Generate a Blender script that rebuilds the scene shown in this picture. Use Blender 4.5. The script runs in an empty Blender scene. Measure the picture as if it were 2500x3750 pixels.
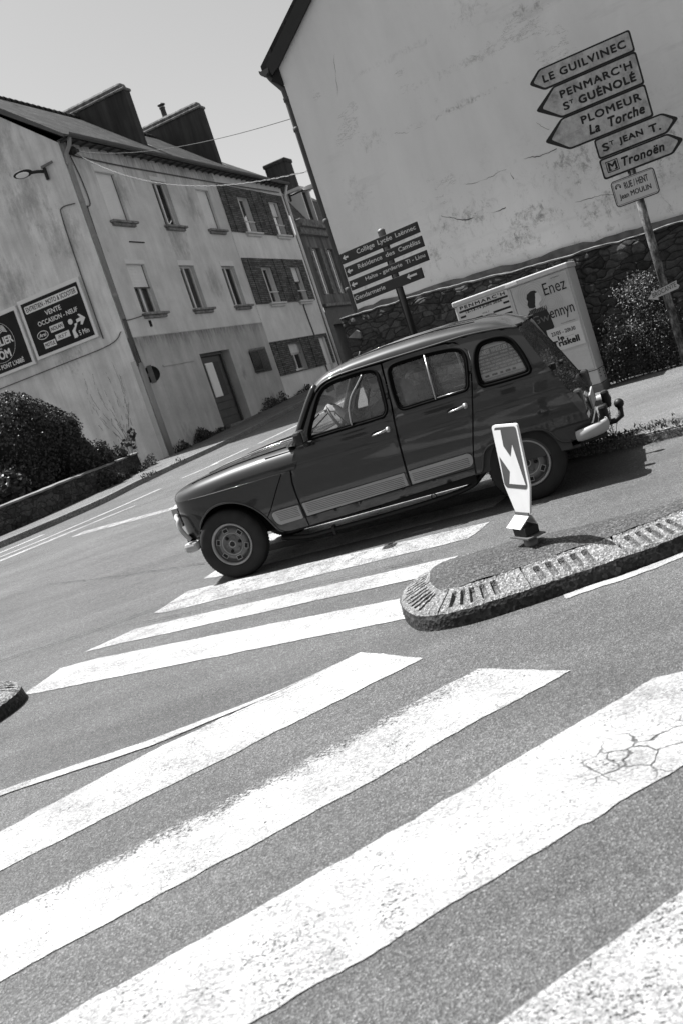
import bpy, bmesh, math, random
from mathutils import Vector, Matrix, noise
from mathutils.geometry import delaunay_2d_cdt
rad = math.radians
random.seed(11)
SC = bpy.context.scene
COL = SC.collection

# ------------------------------------------------------------------ camera
CAM_H = 1.475
PITCH, ROLL = rad(6.81), rad(18.43)
_f = Vector((0, math.cos(PITCH), -math.sin(PITCH)))
_u = Vector((0, math.sin(PITCH), math.cos(PITCH)))
_r = Vector((1, 0, 0))
_r2 = _r * math.cos(ROLL) - _u * math.sin(ROLL)
_u2 = _r * math.sin(ROLL) + _u * math.cos(ROLL)
cd = bpy.data.cameras.new('camera')
cam = bpy.data.objects.new('camera', cd)
COL.objects.link(cam)
cam.matrix_world = Matrix(((_r2.x, _u2.x, -_f.x, 0), (_r2.y, _u2.y, -_f.y, 0), (_r2.z, _u2.z, -_f.z, CAM_H), (0, 0, 0, 1)))
cd.sensor_fit = 'VERTICAL'
cd.sensor_height = 36.0
cd.sensor_width = 24.0
cd.lens = 35.0
cd.clip_start = 0.05
cd.clip_end = 2000
cd.dof.use_dof = True
cd.dof.focus_distance = 8.3
cd.dof.aperture_fstop = 5.0
SC.camera = cam

# ------------------------------------------------------------------ world, sun, exposure
SUN_EL = rad(66)
LX, LY = 0.872, -0.489                       # horizontal direction the light travels in
w = bpy.data.worlds.new("World")
SC.world = w
w.use_nodes = True
nt = w.node_tree
nt.nodes.clear()
sky = nt.nodes.new('ShaderNodeTexSky')
sky.sky_type = 'NISHITA'
sky.sun_disc = False
sky.sun_elevation = SUN_EL
sky.sun_rotation = math.atan2(-LX, -LY)
sky.dust_density = 2.5
bw = nt.nodes.new('ShaderNodeRGBToBW')
bg = nt.nodes.new('ShaderNodeBackground')
bg.inputs['Strength'].default_value = 0.063
wo = nt.nodes.new('ShaderNodeOutputWorld')
nt.links.new(sky.outputs[0], bw.inputs[0])
nt.links.new(bw.outputs[0], bg.inputs[0])
nt.links.new(bg.outputs[0], wo.inputs[0])
sl = bpy.data.lights.new('sun', 'SUN')
sl.energy = 4.0
sl.angle = rad(0.53)
sl.color = (1, 1, 1)                        # a black and white photograph
so = bpy.data.objects.new('sun', sl)
COL.objects.link(so)
so.rotation_euler = Vector((LX * math.cos(SUN_EL), LY * math.cos(SUN_EL), -math.sin(SUN_EL))).to_track_quat('-Z', 'Y').to_euler()
so.location = (-8, 5, 20)
SC.view_settings.view_transform = 'Standard'
SC.view_settings.look = 'None'
SC.view_settings.gamma = 1
SC.view_settings.exposure = 1.55
SC.cycles.max_bounces = 8
SC.cycles.transparent_max_bounces = 24
SC.cycles.caustics_reflective = False
SC.cycles.caustics_refractive = False

# ------------------------------------------------------------------ mesh helpers
class MB:
    def __init__(s):
        s.v = []; s.f = []; s.sm = []; s.uv = None
    def add(s, vs, fs, smooth=False):
        b = len(s.v)
        s.v += [tuple(p) for p in vs]
        s.f += [tuple(b + i for i in f) for f in fs]
        s.sm += [smooth] * len(fs)
        return s
    def box(s, a, b):
        x0, y0, z0 = a; x1, y1, z1 = b
        return s.add([(x0,y0,z0),(x1,y0,z0),(x1,y1,z0),(x0,y1,z0),(x0,y0,z1),(x1,y0,z1),(x1,y1,z1),(x0,y1,z1)],
                     [(0,3,2,1),(4,5,6,7),(0,1,5,4),(1,2,6,5),(2,3,7,6),(3,0,4,7)])
    def bbox(s, a, b, r=0.01):
        """box with chamfered edges"""
        x0, y0, z0 = a; x1, y1, z1 = b
        bm = bmesh.new()
        bmesh.ops.create_cube(bm, size=1)
        for v in bm.verts:
            v.co = Vector(((x0+x1)/2 + v.co.x*(x1-x0), (y0+y1)/2 + v.co.y*(y1-y0), (z0+z1)/2 + v.co.z*(z1-z0)))
        bmesh.ops.bevel(bm, geom=bm.edges[:], offset=r, segments=2, affect='EDGES', profile=.5)
        return s.bm(bm)
    def bm(s, bm, smooth=False):
        bm.verts.index_update()
        s.add([v.co[:] for v in bm.verts], [[v.index for v in f.verts] for f in bm.faces], smooth)
        bm.free()
        return s
    def tube(s, pts, r, n=10, smooth=True, cap=True, radii=None):
        pts = [Vector(p) for p in pts]
        rings = []
        up = Vector((0, 0, 1))
        last = None
        for i, p in enumerate(pts):
            t = (pts[min(i+1, len(pts)-1)] - pts[max(i-1, 0)])
            if t.length < 1e-9: t = Vector((0,0,1))
            t.normalize()
            if last is None:
                a = t.cross(up)
                if a.length < 1e-3: a = t.cross(Vector((0,1,0)))
                a.normalize()
            else:
                a = last - t * last.dot(t)
                if a.length < 1e-6: a = t.cross(up)
                a.normalize()
            last = a
            b = t.cross(a)
            rr = radii[i] if radii else r
            rings.append([p + (a*math.cos(k*2*math.pi/n) + b*math.sin(k*2*math.pi/n))*rr for k in range(n)])
        vs = [q for R in rings for q in R]
        fs = []
        for i in range(len(rings)-1):
            for k in range(n):
                k2 = (k+1) % n
                fs.append((i*n+k, i*n+k2, (i+1)*n+k2, (i+1)*n+k))
        s.add(vs, fs, smooth)
        if cap:
            b = len(s.v) - len(vs)
            s.f.append(tuple(b+k for k in reversed(range(n)))); s.sm.append(False)
            s.f.append(tuple(b+(len(rings)-1)*n+k for k in range(n))); s.sm.append(False)
        return s
    def lathe(s, prof, n=48, axis='Y', c=(0,0,0), smooth=True):
        """prof: (radius, axial) pairs; revolve about axis"""
        vs = []; fs = []
        m = len(prof)
        for k in range(n):
            a = 2*math.pi*k/n
            for r, h in prof:
                if axis == 'Y': p = (c[0]+r*math.cos(a), c[1]+h, c[2]+r*math.sin(a))
                elif axis == 'Z': p = (c[0]+r*math.cos(a), c[1]+r*math.sin(a), c[2]+h)
                else: p = (c[0]+h, c[1]+r*math.cos(a), c[2]+r*math.sin(a))
                vs.append(p)
        for k in range(n):
            k2 = (k+1) % n
            for i in range(m-1):
                fs.append((k*m+i, k*m+i+1, k2*m+i+1, k2*m+i))
        return s.add(vs, fs, smooth)
    def prism(s, poly, y0, y1, plane='XZ'):
        """extrude a 2D polygon between y0 and y1 (plane XZ) or z (plane XY)"""
        n = len(poly)
        if plane == 'XZ':
            vs = [(x, y0, z) for x, z in poly] + [(x, y1, z) for x, z in poly]
        elif plane == 'XY':
            vs = [(x, y, y0) for x, y in poly] + [(x, y, y1) for x, y in poly]
        else:
            vs = [(y0, x, z) for x, z in poly] + [(y1, x, z) for x, z in poly]
        fs = [tuple(range(n)), tuple(reversed(range(n, 2*n)))]
        for i in range(n):
            j = (i+1) % n
            fs.append((i, n+i, n+j, j))
        return s.add(vs, fs)
    def ell(s, c, r, n=16, m=10, rot=None):
        vs = []; fs = []
        for i in range(m+1):
            t = math.pi*i/m
            for k in range(n):
                a = 2*math.pi*k/n
                p = Vector((r[0]*math.sin(t)*math.cos(a), r[1]*math.sin(t)*math.sin(a), r[2]*math.cos(t)))
                if rot: p = rot @ p
                vs.append(Vector(c)+p)
        for i in range(m):
            for k in range(n):
                k2 = (k+1) % n
                fs.append((i*n+k, (i+1)*n+k, (i+1)*n+k2, i*n+k2))
        return s.add(vs, fs, True)
    def grid(s, rows, smooth=True, closed=False):
        n = len(rows[0]); vs = [p for R in rows for p in R]; fs = []
        for i in range(len(rows)-1):
            for k in range(n if closed else n-1):
                k2 = (k+1) % n
                fs.append((i*n+k, i*n+k2, (i+1)*n+k2, (i+1)*n+k))
        return s.add(vs, fs, smooth)
    def xf(s, M):
        s.v = [tuple(M @ Vector(p)) for p in s.v]
        return s
    def build(s, name, m, parent=None, merge=0.0, normals=False, remesh=None):
        me = bpy.data.meshes.new(name)
        me.from_pydata(s.v, [], s.f)
        me.polygons.foreach_set('use_smooth', s.sm)
        me.update()
        if merge or normals:
            bm = bmesh.new(); bm.from_mesh(me)
            if merge: bmesh.ops.remove_doubles(bm, verts=bm.verts, dist=merge)
            bmesh.ops.recalc_face_normals(bm, faces=bm.faces)
            bm.to_mesh(me); bm.free()
        o = bpy.data.objects.new(name, me)
        COL.objects.link(o)
        if remesh:
            md = o.modifiers.new('r', 'REMESH'); md.mode = 'VOXEL'; md.voxel_size = remesh; md.use_smooth_shade = True
            ms = o.modifiers.new('s', 'SMOOTH'); ms.iterations = 4; ms.factor = .5
            dg_ = bpy.context.evaluated_depsgraph_get()
            me2 = bpy.data.meshes.new_from_object(o.evaluated_get(dg_))
            o.modifiers.clear(); o.data = me2
            for p in me2.polygons: p.use_smooth = True
            me = me2
        if m: me.materials.append(m)
        if parent: o.parent = parent
        return o

def thing(name, label, cat, loc=(0,0,0), rz=0.0, group=None, mat=None):
    o = bpy.data.objects.new(name, None)
    COL.objects.link(o)
    o.empty_display_size = .2
    if mat is not None: o.matrix_world = mat
    else:
        o.location = loc; o.rotation_euler = (0, 0, rz)
    o['label'] = label; o['category'] = cat
    if group: o['group'] = group
    return o
def tag(o, label, cat, group=None):
    o['label'] = label; o['category'] = cat
    if group: o['group'] = group
    return o
def struct(o, kind='structure'):
    o['kind'] = kind
    return o
def copy_tree(o, parent=None):
    c = o.copy(); COL.objects.link(c); c.parent = parent
    for ch in o.children: copy_tree(ch, c)
    return c
def smooth_curve(pts, n=6, closed=False):
    """Catmull-Rom through points of any dimension"""
    P = [Vector(p) for p in pts]; out = []; L = len(P)
    for i in range(L if closed else L-1):
        if closed: p0, p1, p2, p3 = P[(i-1) % L], P[i], P[(i+1) % L], P[(i+2) % L]
        else: p0, p1, p2, p3 = P[max(i-1,0)], P[i], P[i+1], P[min(i+2,L-1)]
        for k in range(n):
            t = k/n
            out.append(.5*((2*p1) + (p2-p0)*t + (2*p0-5*p1+4*p2-p3)*t*t + (3*p1-p0-3*p2+p3)*t*t*t))
    if not closed: out.append(P[-1])
    return out
def interp(tab, x):
    if x <= tab[0][0]: return tab[0][1]
    for (a, b), (c, d) in zip(tab, tab[1:]):
        if x <= c: return b + (d-b)*(x-a)/(c-a)
    return tab[-1][1]
def inpoly(p, poly):
    x, y = p; r = False; n = len(poly)
    for i in range(n):
        x1, y1 = poly[i][0], poly[i][1]; x2, y2 = poly[(i+1) % n][0], poly[(i+1) % n][1]
        if (y1 > y) != (y2 > y) and x < (x2-x1)*(y-y1)/(y2-y1)+x1: r = not r
    return r
def segd(p, a, b):
    ax, ay = a[0], a[1]; bx, by = b[0], b[1]
    dx, dy = bx-ax, by-ay; L = dx*dx+dy*dy
    t = 0 if L == 0 else max(0, min(1, ((p[0]-ax)*dx+(p[1]-ay)*dy)/L))
    return math.hypot(p[0]-ax-t*dx, p[1]-ay-t*dy)
def densify(poly, step):
    out = []; n = len(poly)
    for i in range(n):
        a, b = poly[i], poly[(i+1) % n]
        L = math.hypot(b[0]-a[0], b[1]-a[1]); k = max(1, int(math.ceil(L/step)))
        for j in range(k): out.append((a[0]+(b[0]-a[0])*j/k, a[1]+(b[1]-a[1])*j/k))
    return out
def cdt(outline, holes=(), step=.035, zrows=()):
    """flat triangulated panel with holes and inner points; returns verts2d, faces"""
    loops = [densify(outline, step)] + [densify(h, step) for h in holes]
    V = []; E = []
    for L in loops:
        b = len(V); V += L
        E += [(b+i, b+(i+1) % len(L)) for i in range(len(L))]
    xs = [p[0] for p in loops[0]]; ys = [p[1] for p in loops[0]]
    rows = []
    y = min(ys)+step
    while y < max(ys)-step*.3: rows.append(y); y += step
    rows = [r for r in rows if all(abs(r-z) > step*.35 for z in zrows)] + [z for z in zrows if min(ys) < z < max(ys)]
    segs = [(L[i], L[(i+1) % len(L)]) for L in loops for i in range(len(L))]
    x = min(xs)+step*.5
    k = 0
    while x < max(xs):
        for r in rows:
            p = (x, r)
            if not inpoly(p, loops[0]) or any(inpoly(p, h) for h in loops[1:]): continue
            if any(abs(a[0]-x) < step and abs(a[1]-r) < step and segd(p, a, b_) < step*.3 for a, b_ in segs): continue
            V.append(p)
        x += step
    r = delaunay_2d_cdt([Vector(p) for p in V], E, [], 0, 1e-6)
    vs = [tuple(p) for p in r[0]]; fs = []
    for f in r[2]:
        c = (sum(vs[i][0] for i in f)/len(f), sum(vs[i][1] for i in f)/len(f))
        if inpoly(c, loops[0]) and not any(inpoly(c, h) for h in loops[1:]): fs.append(tuple(f))
    return vs, fs

# ------------------------------------------------------------------ text
def text2d(s, box, bold=0.0, shear=0.0, spacing=1.0, keep=False):
    """flat lettering as (verts2d, faces) filling box = (x0, x1, y0, y1)"""
    cu = bpy.data.curves.new('t', 'FONT')
    cu.body = s; cu.size = 1; cu.shear = shear; cu.space_character = spacing
    cu.resolution_u = 3
    o = bpy.data.objects.new('t', cu); COL.objects.link(o)
    dg_ = bpy.context.evaluated_depsgraph_get()
    me = bpy.data.meshes.new_from_object(o.evaluated_get(dg_))
    vs = [(v.co.x, v.co.y) for v in me.vertices]; fs = [tuple(p.vertices) for p in me.polygons]
    bpy.data.objects.remove(o); bpy.data.curves.remove(cu); bpy.data.meshes.remove(me)
    xs = [v[0] for v in vs]; ys = [v[1] for v in vs]
    x0, x1, y0, y1 = box
    sx = (x1-x0)/max(1e-6, max(xs)-min(xs)); sy = (y1-y0)/max(1e-6, max(ys)-min(ys))
    if keep: sx = sy = min(sx, sy)
    out = [(x0+(a-min(xs))*sx, y0+(b-min(ys))*sy) for a, b in vs]
    if not bold: return out, fs
    # heavier strokes: the outline is laid down five times, a hair apart
    h = bold*(y1-y0)*1.6
    n = len(out); V = []; F = []
    for k, (dx, dy) in enumerate(((0, 0), (h, h*.4), (-h, -h*.4), (h*.5, -h), (-h*.5, h))):
        V += [(a+dx, b+dy, k*.00012) for a, b in out]; F += [tuple(i+k*n for i in f) for f in fs]
    return V, F
def put2d(mb, t, y, warp=None):
    """lay flat shapes in the local XZ plane at depth y (facing -y)"""
    vs, fs = t
    if warp: vs = [tuple(warp(p))+tuple(p[2:]) for p in vs]
    mb.add([(p[0], y-(p[2] if len(p) > 2 else 0), p[1]) for p in vs], fs)
def poly2d(mb, poly, y):
    r = delaunay_2d_cdt([Vector(p) for p in poly], [(i, (i+1) % len(poly)) for i in range(len(poly))], [], 1, 1e-6)
    mb.add([(p[0], y, p[1]) for p in r[0]], [tuple(f) for f in r[2]])
def rrect(x0, x1, z0, z1, r, n=5):
    out = []
    for cx, cz, a0 in ((x1-r, z1-r, 0), (x0+r, z1-r, 90), (x0+r, z0+r, 180), (x1-r, z0+r, 270)):
        for k in range(n+1):
            a = rad(a0+90*k/n); out.append((cx+r*math.cos(a), cz+r*math.sin(a)))
    return out
def round_poly(pts, r, n=4):
    out = []; L = len(pts)
    for i in range(L):
        p0, p, p1 = Vector(pts[i-1]), Vector(pts[i]), Vector(pts[(i+1) % L])
        rr = r[i] if isinstance(r, (list, tuple)) else r
        a = (p0-p); b = (p1-p)
        d = min(rr, a.length*.45, b.length*.45)
        A = p+a.normalized()*d; B = p+b.normalized()*d
        for k in range(n+1):
            t = k/n; q = A*(1-t)**2+p*2*t*(1-t)+B*t*t
            out.append((q.x, q.y))
    return out

# ------------------------------------------------------------------ materials
class N:
    def __init__(s, name):
        s.m = bpy.data.materials.new(name); s.m.use_nodes = True
        s.t = s.m.node_tree; s.t.nodes.clear()
        s.out = s.t.nodes.new('ShaderNodeOutputMaterial')
        s.co = s.t.nodes.new('ShaderNodeTexCoord').outputs['Object']
    def n(s, kind, **kw):
        nd = s.t.nodes.new(kind)
        for k, v in kw.items():
            if k[0] == 'i' and k[1:].isdigit(): s.put(nd.inputs[int(k[1:])], v)
            elif k in nd.inputs.keys(): s.put(nd.inputs[k], v)
            else: setattr(nd, k, v)
        return nd
    def put(s, sock, v):
        if isinstance(v, bpy.types.NodeSocket): s.t.links.new(v, sock)
        elif isinstance(v, bpy.types.Node): s.t.links.new(v.outputs[0], sock)
        else: sock.default_value = v
    def inp(s, nd, name, v): s.put(nd.inputs[name], v)
    def map(s, scale=(1,1,1), rot=(0,0,0), loc=(0,0,0), co=None):
        nd = s.n('ShaderNodeMapping'); s.put(nd.inputs['Vector'], co or s.co)
        nd.inputs['Scale'].default_value = scale; nd.inputs['Rotation'].default_value = rot; nd.inputs['Location'].default_value = loc
        return nd.outputs[0]
    def noise(s, scale, detail=4, rough=.55, co=None, dist=0.0):
        nd = s.n('ShaderNodeTexNoise'); s.put(nd.inputs['Vector'], co or s.co)
        nd.inputs['Scale'].default_value = scale; nd.inputs['Detail'].default_value = detail
        nd.inputs['Roughness'].default_value = rough; nd.inputs['Distortion'].default_value = dist
        return nd.outputs['Fac']
    def voro(s, scale, feature='F1', co=None, rnd=1.0, out='Distance'):
        nd = s.n('ShaderNodeTexVoronoi', feature=feature); s.put(nd.inputs['Vector'], co or s.co)
        nd.inputs['Scale'].default_value = scale; nd.inputs['Randomness'].default_value = rnd
        return nd.outputs[out]
    def ramp(s, v, stops):
        nd = s.n('ShaderNodeValToRGB'); s.put(nd.inputs[0], v)
        el = nd.color_ramp.elements
        while len(el) < len(stops): el.new(.5)
        for e, (p, c) in zip(el, stops):
            e.position = p; e.color = (c, c, c, 1)
        return nd.outputs[0]
    def math(s, op, a, b=0.0, clamp=False):
        nd = s.n('ShaderNodeMath', operation=op, use_clamp=clamp); s.put(nd.inputs[0], a); s.put(nd.inputs[1], b)
        return nd.outputs[0]
    def mix(s, f, a, b):
        nd = s.n('ShaderNodeMix', data_type='FLOAT'); s.put(nd.inputs[0], f); s.put(nd.inputs[2], a); s.put(nd.inputs[3], b)
        return nd.outputs[0]
    def bump(s, h, strength=.5, dist=.01):
        nd = s.n('ShaderNodeBump'); nd.inputs['Strength'].default_value = strength; nd.inputs['Distance'].default_value = dist
        s.put(nd.inputs['Height'], h)
        return nd.outputs[0]
    def sep(s, co=None):
        nd = s.n('ShaderNodeSeparateXYZ'); s.put(nd.inputs[0], co or s.co); return nd.outputs
    def bsdf(s, col, rough=.8, normal=None, spec=.3, metal=0.0, coat=0.0, coat_rough=.05):
        nd = s.n('ShaderNodeBsdfPrincipled')
        if isinstance(col, (int, float)): nd.inputs['Base Color'].default_value = (col, col, col, 1)
        else: s.put(nd.inputs['Base Color'], col)
        s.put(nd.inputs['Roughness'], rough)
        nd.inputs['Specular IOR Level'].default_value = spec
        nd.inputs['Metallic'].default_value = metal
        nd.inputs['Coat Weight'].default_value = coat; nd.inputs['Coat Roughness'].default_value = coat_rough
        if normal is not None: s.put(nd.inputs['Normal'], normal)
        return nd
    def done(s, sh):
        s.put(s.out.inputs['Surface'], sh.outputs[0] if isinstance(sh, bpy.types.Node) else sh)
        return s.m

def plain(name, c, rough=.6, var=.15, scale=8, spec=.3, metal=0.0, bump=.0, coat=0.0):
    a = N(name)
    f = a.noise(scale, 5)
    col = a.ramp(f, [(.3, c*(1-var)), (.7, c*(1+var))])
    nm = a.bump(a.noise(scale*6, 3), bump, .004) if bump else None
    r = a.ramp(a.noise(scale*2, 3), [(.3, max(0, rough-.08)), (.7, min(1, rough+.08))])
    return a.done(a.bsdf(col, r, nm, spec, metal, coat))
def leafy(name, lo, hi):
    a = N(name)
    f = a.noise(9, 3)
    col = a.ramp(f, [(.32, lo), (.68, hi)])
    d = a.n('ShaderNodeBsdfDiffuse'); a.put(d.inputs[0], col)
    t = a.n('ShaderNodeBsdfTranslucent'); a.put(t.inputs[0], col)
    g = a.n('ShaderNodeBsdfGlossy'); g.inputs['Roughness'].default_value = .35
    m1 = a.n('ShaderNodeMixShader', i0=.18, i1=d, i2=t)
    m2 = a.n('ShaderNodeMixShader', i0=.025, i1=m1, i2=g)
    return a.done(m2)
def glass(name, tint=.75, refl=1.0, veil=0.0):
    a = N(name)
    lw = a.n('ShaderNodeFresnel'); lw.inputs['IOR'].default_value = 1.5
    tr = a.n('ShaderNodeBsdfTransparent'); tr.inputs[0].default_value = (tint, tint, tint, 1)
    g = a.n('ShaderNodeBsdfGlossy'); g.inputs['Roughness'].default_value = .02
    f = a.math('MULTIPLY', lw.outputs[0], refl)
    sh = a.n('ShaderNodeMixShader', i0=f, i1=tr, i2=g)
    if veil:  # pale diffuse layer stands in for the sheen of reflections on the panes
        d = a.n('ShaderNodeBsdfDiffuse'); d.inputs[0].default_value = (.6, .6, .6, 1)
        sh = a.n('ShaderNodeMixShader', i0=a.ramp(a.noise(3, 5, .7), [(.3, veil*.5), (.7, veil*1.5)]), i1=sh, i2=d)
    return a.done(sh)
# ------------------------------------------------------------------ the lie of the land
CPX, CPY, CPZ = -4.199, 28.8, 1.037        # street corner of the long house
DFX, DFY = .3709, .9287                    # along its street front
def G(x, y):
    s = (x-CPX)*DFX+(y-CPY)*DFY
    yy = y if y < 90 else 90+(y-90)*.1
    s = max(0, min(s, 60))
    return .036*yy + .02*s

# asphalt
def asphalt_mat(name, lo, hi, cell=150, crack=True):
    a = N(name)
    v = a.voro(cell, out='Color')
    g = a.n('ShaderNodeRGBToBW'); a.put(g.inputs[0], v)
    stone = a.ramp(g.outputs[0], [(0, lo*.5), (.35, lo), (.75, hi), (1, hi*2.1)])
    big = a.ramp(a.noise(.9, 5, .6), [(.3, .82), (.7, 1.16)])
    mid = a.ramp(a.noise(16, 4, .7), [(.25, .86), (.75, 1.12)])
    lanes = a.ramp(a.noise(1.0, 4, .6, co=a.map((.35, 2.6, 1), (0, 0, rad(-24)))), [(.35, .85), (.65, 1.09)])
    patch = a.ramp(a.noise(.55, 7, .75), [(.59, 1.0), (.64, .80)])
    pits = a.ramp(a.noise(38, 6, .8), [(.30, .35), (.37, 1.0)])
    c = a.math('MULTIPLY', a.math('MULTIPLY', stone, big), a.math('MULTIPLY', mid, a.math('MULTIPLY', lanes, a.math('MULTIPLY', patch, pits))))
    d = a.voro(cell)
    h = a.math('ADD', d, a.math('MULTIPLY', a.noise(60, 2), .8))
    nm = a.bump(h, .8, .005)
    if crack:
        cc = a.n('ShaderNodeVectorMath', operation='ADD'); a.put(cc.inputs[0], a.co)
        nz = a.n('ShaderNodeTexNoise'); a.put(nz.inputs['Vector'], a.co); nz.inputs['Scale'].default_value = 5
        sc_ = a.n('ShaderNodeVectorMath', operation='SCALE'); a.put(sc_.inputs[0], nz.outputs['Color']); sc_.inputs['Scale'].default_value = .22
        a.put(cc.inputs[1], sc_.outputs[0])
        e = a.voro(.55, 'DISTANCE_TO_EDGE', co=cc.outputs[0])
        line = a.ramp(e, [(0.0, 0.25), (.006, 1.0)])
        keep = a.ramp(a.noise(.45, 2), [(.52, 1.0), (.56, 0.0)])
        c = a.math('MULTIPLY', c, a.math('MAXIMUM', line, keep))
    return a.done(a.bsdf(c, .82, nm, .35))
M_ASPH = asphalt_mat('asphalt', .056, .108, 200, False)
M_PAVE = asphalt_mat('pavement_asphalt', .07, .14, 190, False)

# one sheet from behind the camera to the horizon
xs = [-600, -300, -160, -90] + [i*1.0 for i in range(-60, 61)] + [90, 160, 300, 600]
ys = [-300, -120, -60] + [i*1.0 for i in range(-30, 91)] + [130, 220, 400, 700]
mb = MB()
mb.grid([[(x, y, G(x, y)) for x in xs] for y in ys], smooth=True)
struct(mb.build('road', M_ASPH, normals=True))

# pavements
M_KERB = asphalt_mat('kerb_stone', .10, .2, 90, False)
def ribbon_pavement(name, kerb, back, h, drop=.25):
    """a pavement between a kerb line and a back line with the same count of points"""
    m = MB()
    K = smooth_curve(kerb, 6); Bk = smooth_curve(back, 6)
    rows = []
    for k, b in zip(K, Bk):
        dirv = (b-k); 
        row = []
        for t in (0, .12, .3, .5, .75, 1):
            p = k+dirv*t
            row.append((p.x, p.y, G(p.x, p.y)+h))
        rows.append(row)
    m.grid(rows)
    o = struct(m.build(name, M_PAVE, normals=True))
    kb = MB(); sec = []
    for i, (k, b) in enumerate(zip(K, Bk)):
        n = (b-k).normalized(); z = G(k.x, k.y)
        j = .006*noise.noise((i*.7, 3, 1))
        sec.append([(k.x-n.x*.01, k.y-n.y*.01, z-.1), (k.x-n.x*.004+j, k.y-n.y*.004, z+h-.012), (k.x+n.x*.02, k.y+n.y*.02, z+h+.006), (k.x+n.x*.14, k.y+n.y*.14, z+h+.005), (k.x+n.x*.15, k.y+n.y*.15, z+h-.1)])
    kb.grid(sec, smooth=False)
    struct(kb.build('kerb', M_KERB, normals=True))
    return o
dgx, dgy = DFY, -DFX
def street(s, n): return (CPX+DFX*s+dgx*n, CPY+DFY*s+dgy*n)
ribbon_pavement('pavement', [(-14, 9), (-9, 14.6), (-6.1, 18.1), (-4.7, 20.3), (-4.15, 22.3), (-3.5, 24.2), (-2.75, 26.0), street(0, 2.3), street(6, 2.2), street(20, 2.1), street(45, 2)],
                [(-15.2, 10), (-10.2, 15.6), (-6.75, 19.2), (-5.75, 21.2), (-5.2, 22.9), (-4.75, 25.0), (-4.4, 27.0), street(-.4, -.05), street(6, -.05), street(20, -.05), street(45, -.05)], .11)
RK = [(14, 3.6), (6, 6.1), (3.6, 7.22), (2.73, 7.7), (2.3, 7.98), (1.9, 8.38), (1.3, 8.95), (.8, 9.6), (.45, 10.5), (.25, 11.8), (.35, 13.6), (1.6, 17), (6, 28), (14, 48)]
RB = [(17, 5.0), (9.5, 8.6), (6.2, 10.6), (4.6, 11.45), (3.9, 11.85), (3.3, 12.2), (2.4, 12.65), (1.6, 13.1), (1.25, 13.5), (1.15, 13.9), (1.2, 14.4), (2.6, 16.6), (7, 27.6), (15, 47.6)]
ribbon_pavement('pavement', RK, RB, .08)

# ------------------------------------------------------------------ road paint
def paint_mat():
    a = N('road_paint')
    wear = a.n('ShaderNodeAttribute', attribute_name='wear').outputs['Fac']
    crk = a.n('ShaderNodeAttribute', attribute_name='crack').outputs['Fac']
    f = a.math('ADD', a.math('MULTIPLY', a.noise(80, 5, .85), .72), a.math('MULTIPLY', a.noise(7, 5, .7), .28))
    msk = a.math('SUBTRACT', f, wear)
    msk = a.ramp(msk, [(0.0, 0.0), (.04, 1.0)])
    # flaking in thin wavy lines
    co = a.map((3.2, 9, 1), (0, 0, rad(27)))
    fl = a.noise(5.5, 6, .72, co=co, dist=.6)
    fl = a.ramp(fl, [(.485, 1.0), (.497, 0.15), (.503, .15), (.515, 1.0)])
    keep = a.ramp(a.noise(3.1, 3), [(.44, 1.0), (.52, 0.0)])
    msk = a.math('MULTIPLY', msk, a.math('MAXIMUM', fl, keep))
    nz = a.n('ShaderNodeTexNoise'); a.put(nz.inputs['Vector'], a.co); nz.inputs['Scale'].default_value = 12
    s1 = a.n('ShaderNodeVectorMath', operation='SCALE'); a.put(s1.inputs[0], nz.outputs['Color']); s1.inputs['Scale'].default_value = .09
    s2 = a.n('ShaderNodeVectorMath', operation='ADD'); a.put(s2.inputs[0], a.co); a.put(s2.inputs[1], s1.outputs[0])
    e = a.voro(8.5, 'DISTANCE_TO_EDGE', co=s2.outputs[0])
    e = a.math('ADD', e, a.math('SUBTRACT', .10, a.math('MULTIPLY', crk, .10)))
    msk = a.math('MULTIPLY', msk, a.ramp(e, [(.012, 0.05), (.05, 1.0)]))
    dirt = a.ramp(a.noise(75, 6, .85), [(.27, .10), (.40, .21), (.52, .33), (.66, .55)])
    soil = a.ramp(a.noise(2.2, 7, .75), [(.32, .60), (.58, 1.0)])
    col = a.math('MULTIPLY', dirt, soil)
    p = a.bsdf(col, .7, a.bump(a.noise(140, 3), .5, .003), .3)
    tr = a.n('ShaderNodeBsdfTransparent')
    return a.done(a.n('ShaderNodeMixShader', i0=msk, i1=tr, i2=p))
M_PAINT = paint_mat()
def jitter(poly, amp, sc=6.0, seed=0):
    out = []
    P = densify(poly, .03)
    for x, y in P:
        out.append((x+amp*noise.noise((x*sc, y*sc, seed))+amp*.6*noise.noise((x*sc*4, y*sc*4, seed+5)), y+amp*noise.noise((x*sc, y*sc, seed+9))+amp*.6*noise.noise((x*sc*4, y*sc*4, seed+15))))
    return out
def stripe(poly, name='crossing_stripe', amp=.012, wear=0.335, wearf=None, crackf=None, seed=0, dz=.004, step=.09):
    P = jitter(poly, amp, seed=seed)
    vs, fs = cdt(P, (), step)
    m = MB(); m.add([(x, y, G(x, y)+dz) for x, y in vs], fs)
    o = m.build(name, M_PAINT)
    at = o.data.attributes.new('wear', 'FLOAT', 'POINT')
    at.data.foreach_set('value', [(wearf(x, y) if wearf else wear)-.03 for x, y in vs])
    at = o.data.attributes.new('crack', 'FLOAT', 'POINT')
    at.data.foreach_set('value', [crackf(x, y) if crackf else 0.0 for x, y in vs])
    return struct(o)
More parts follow.
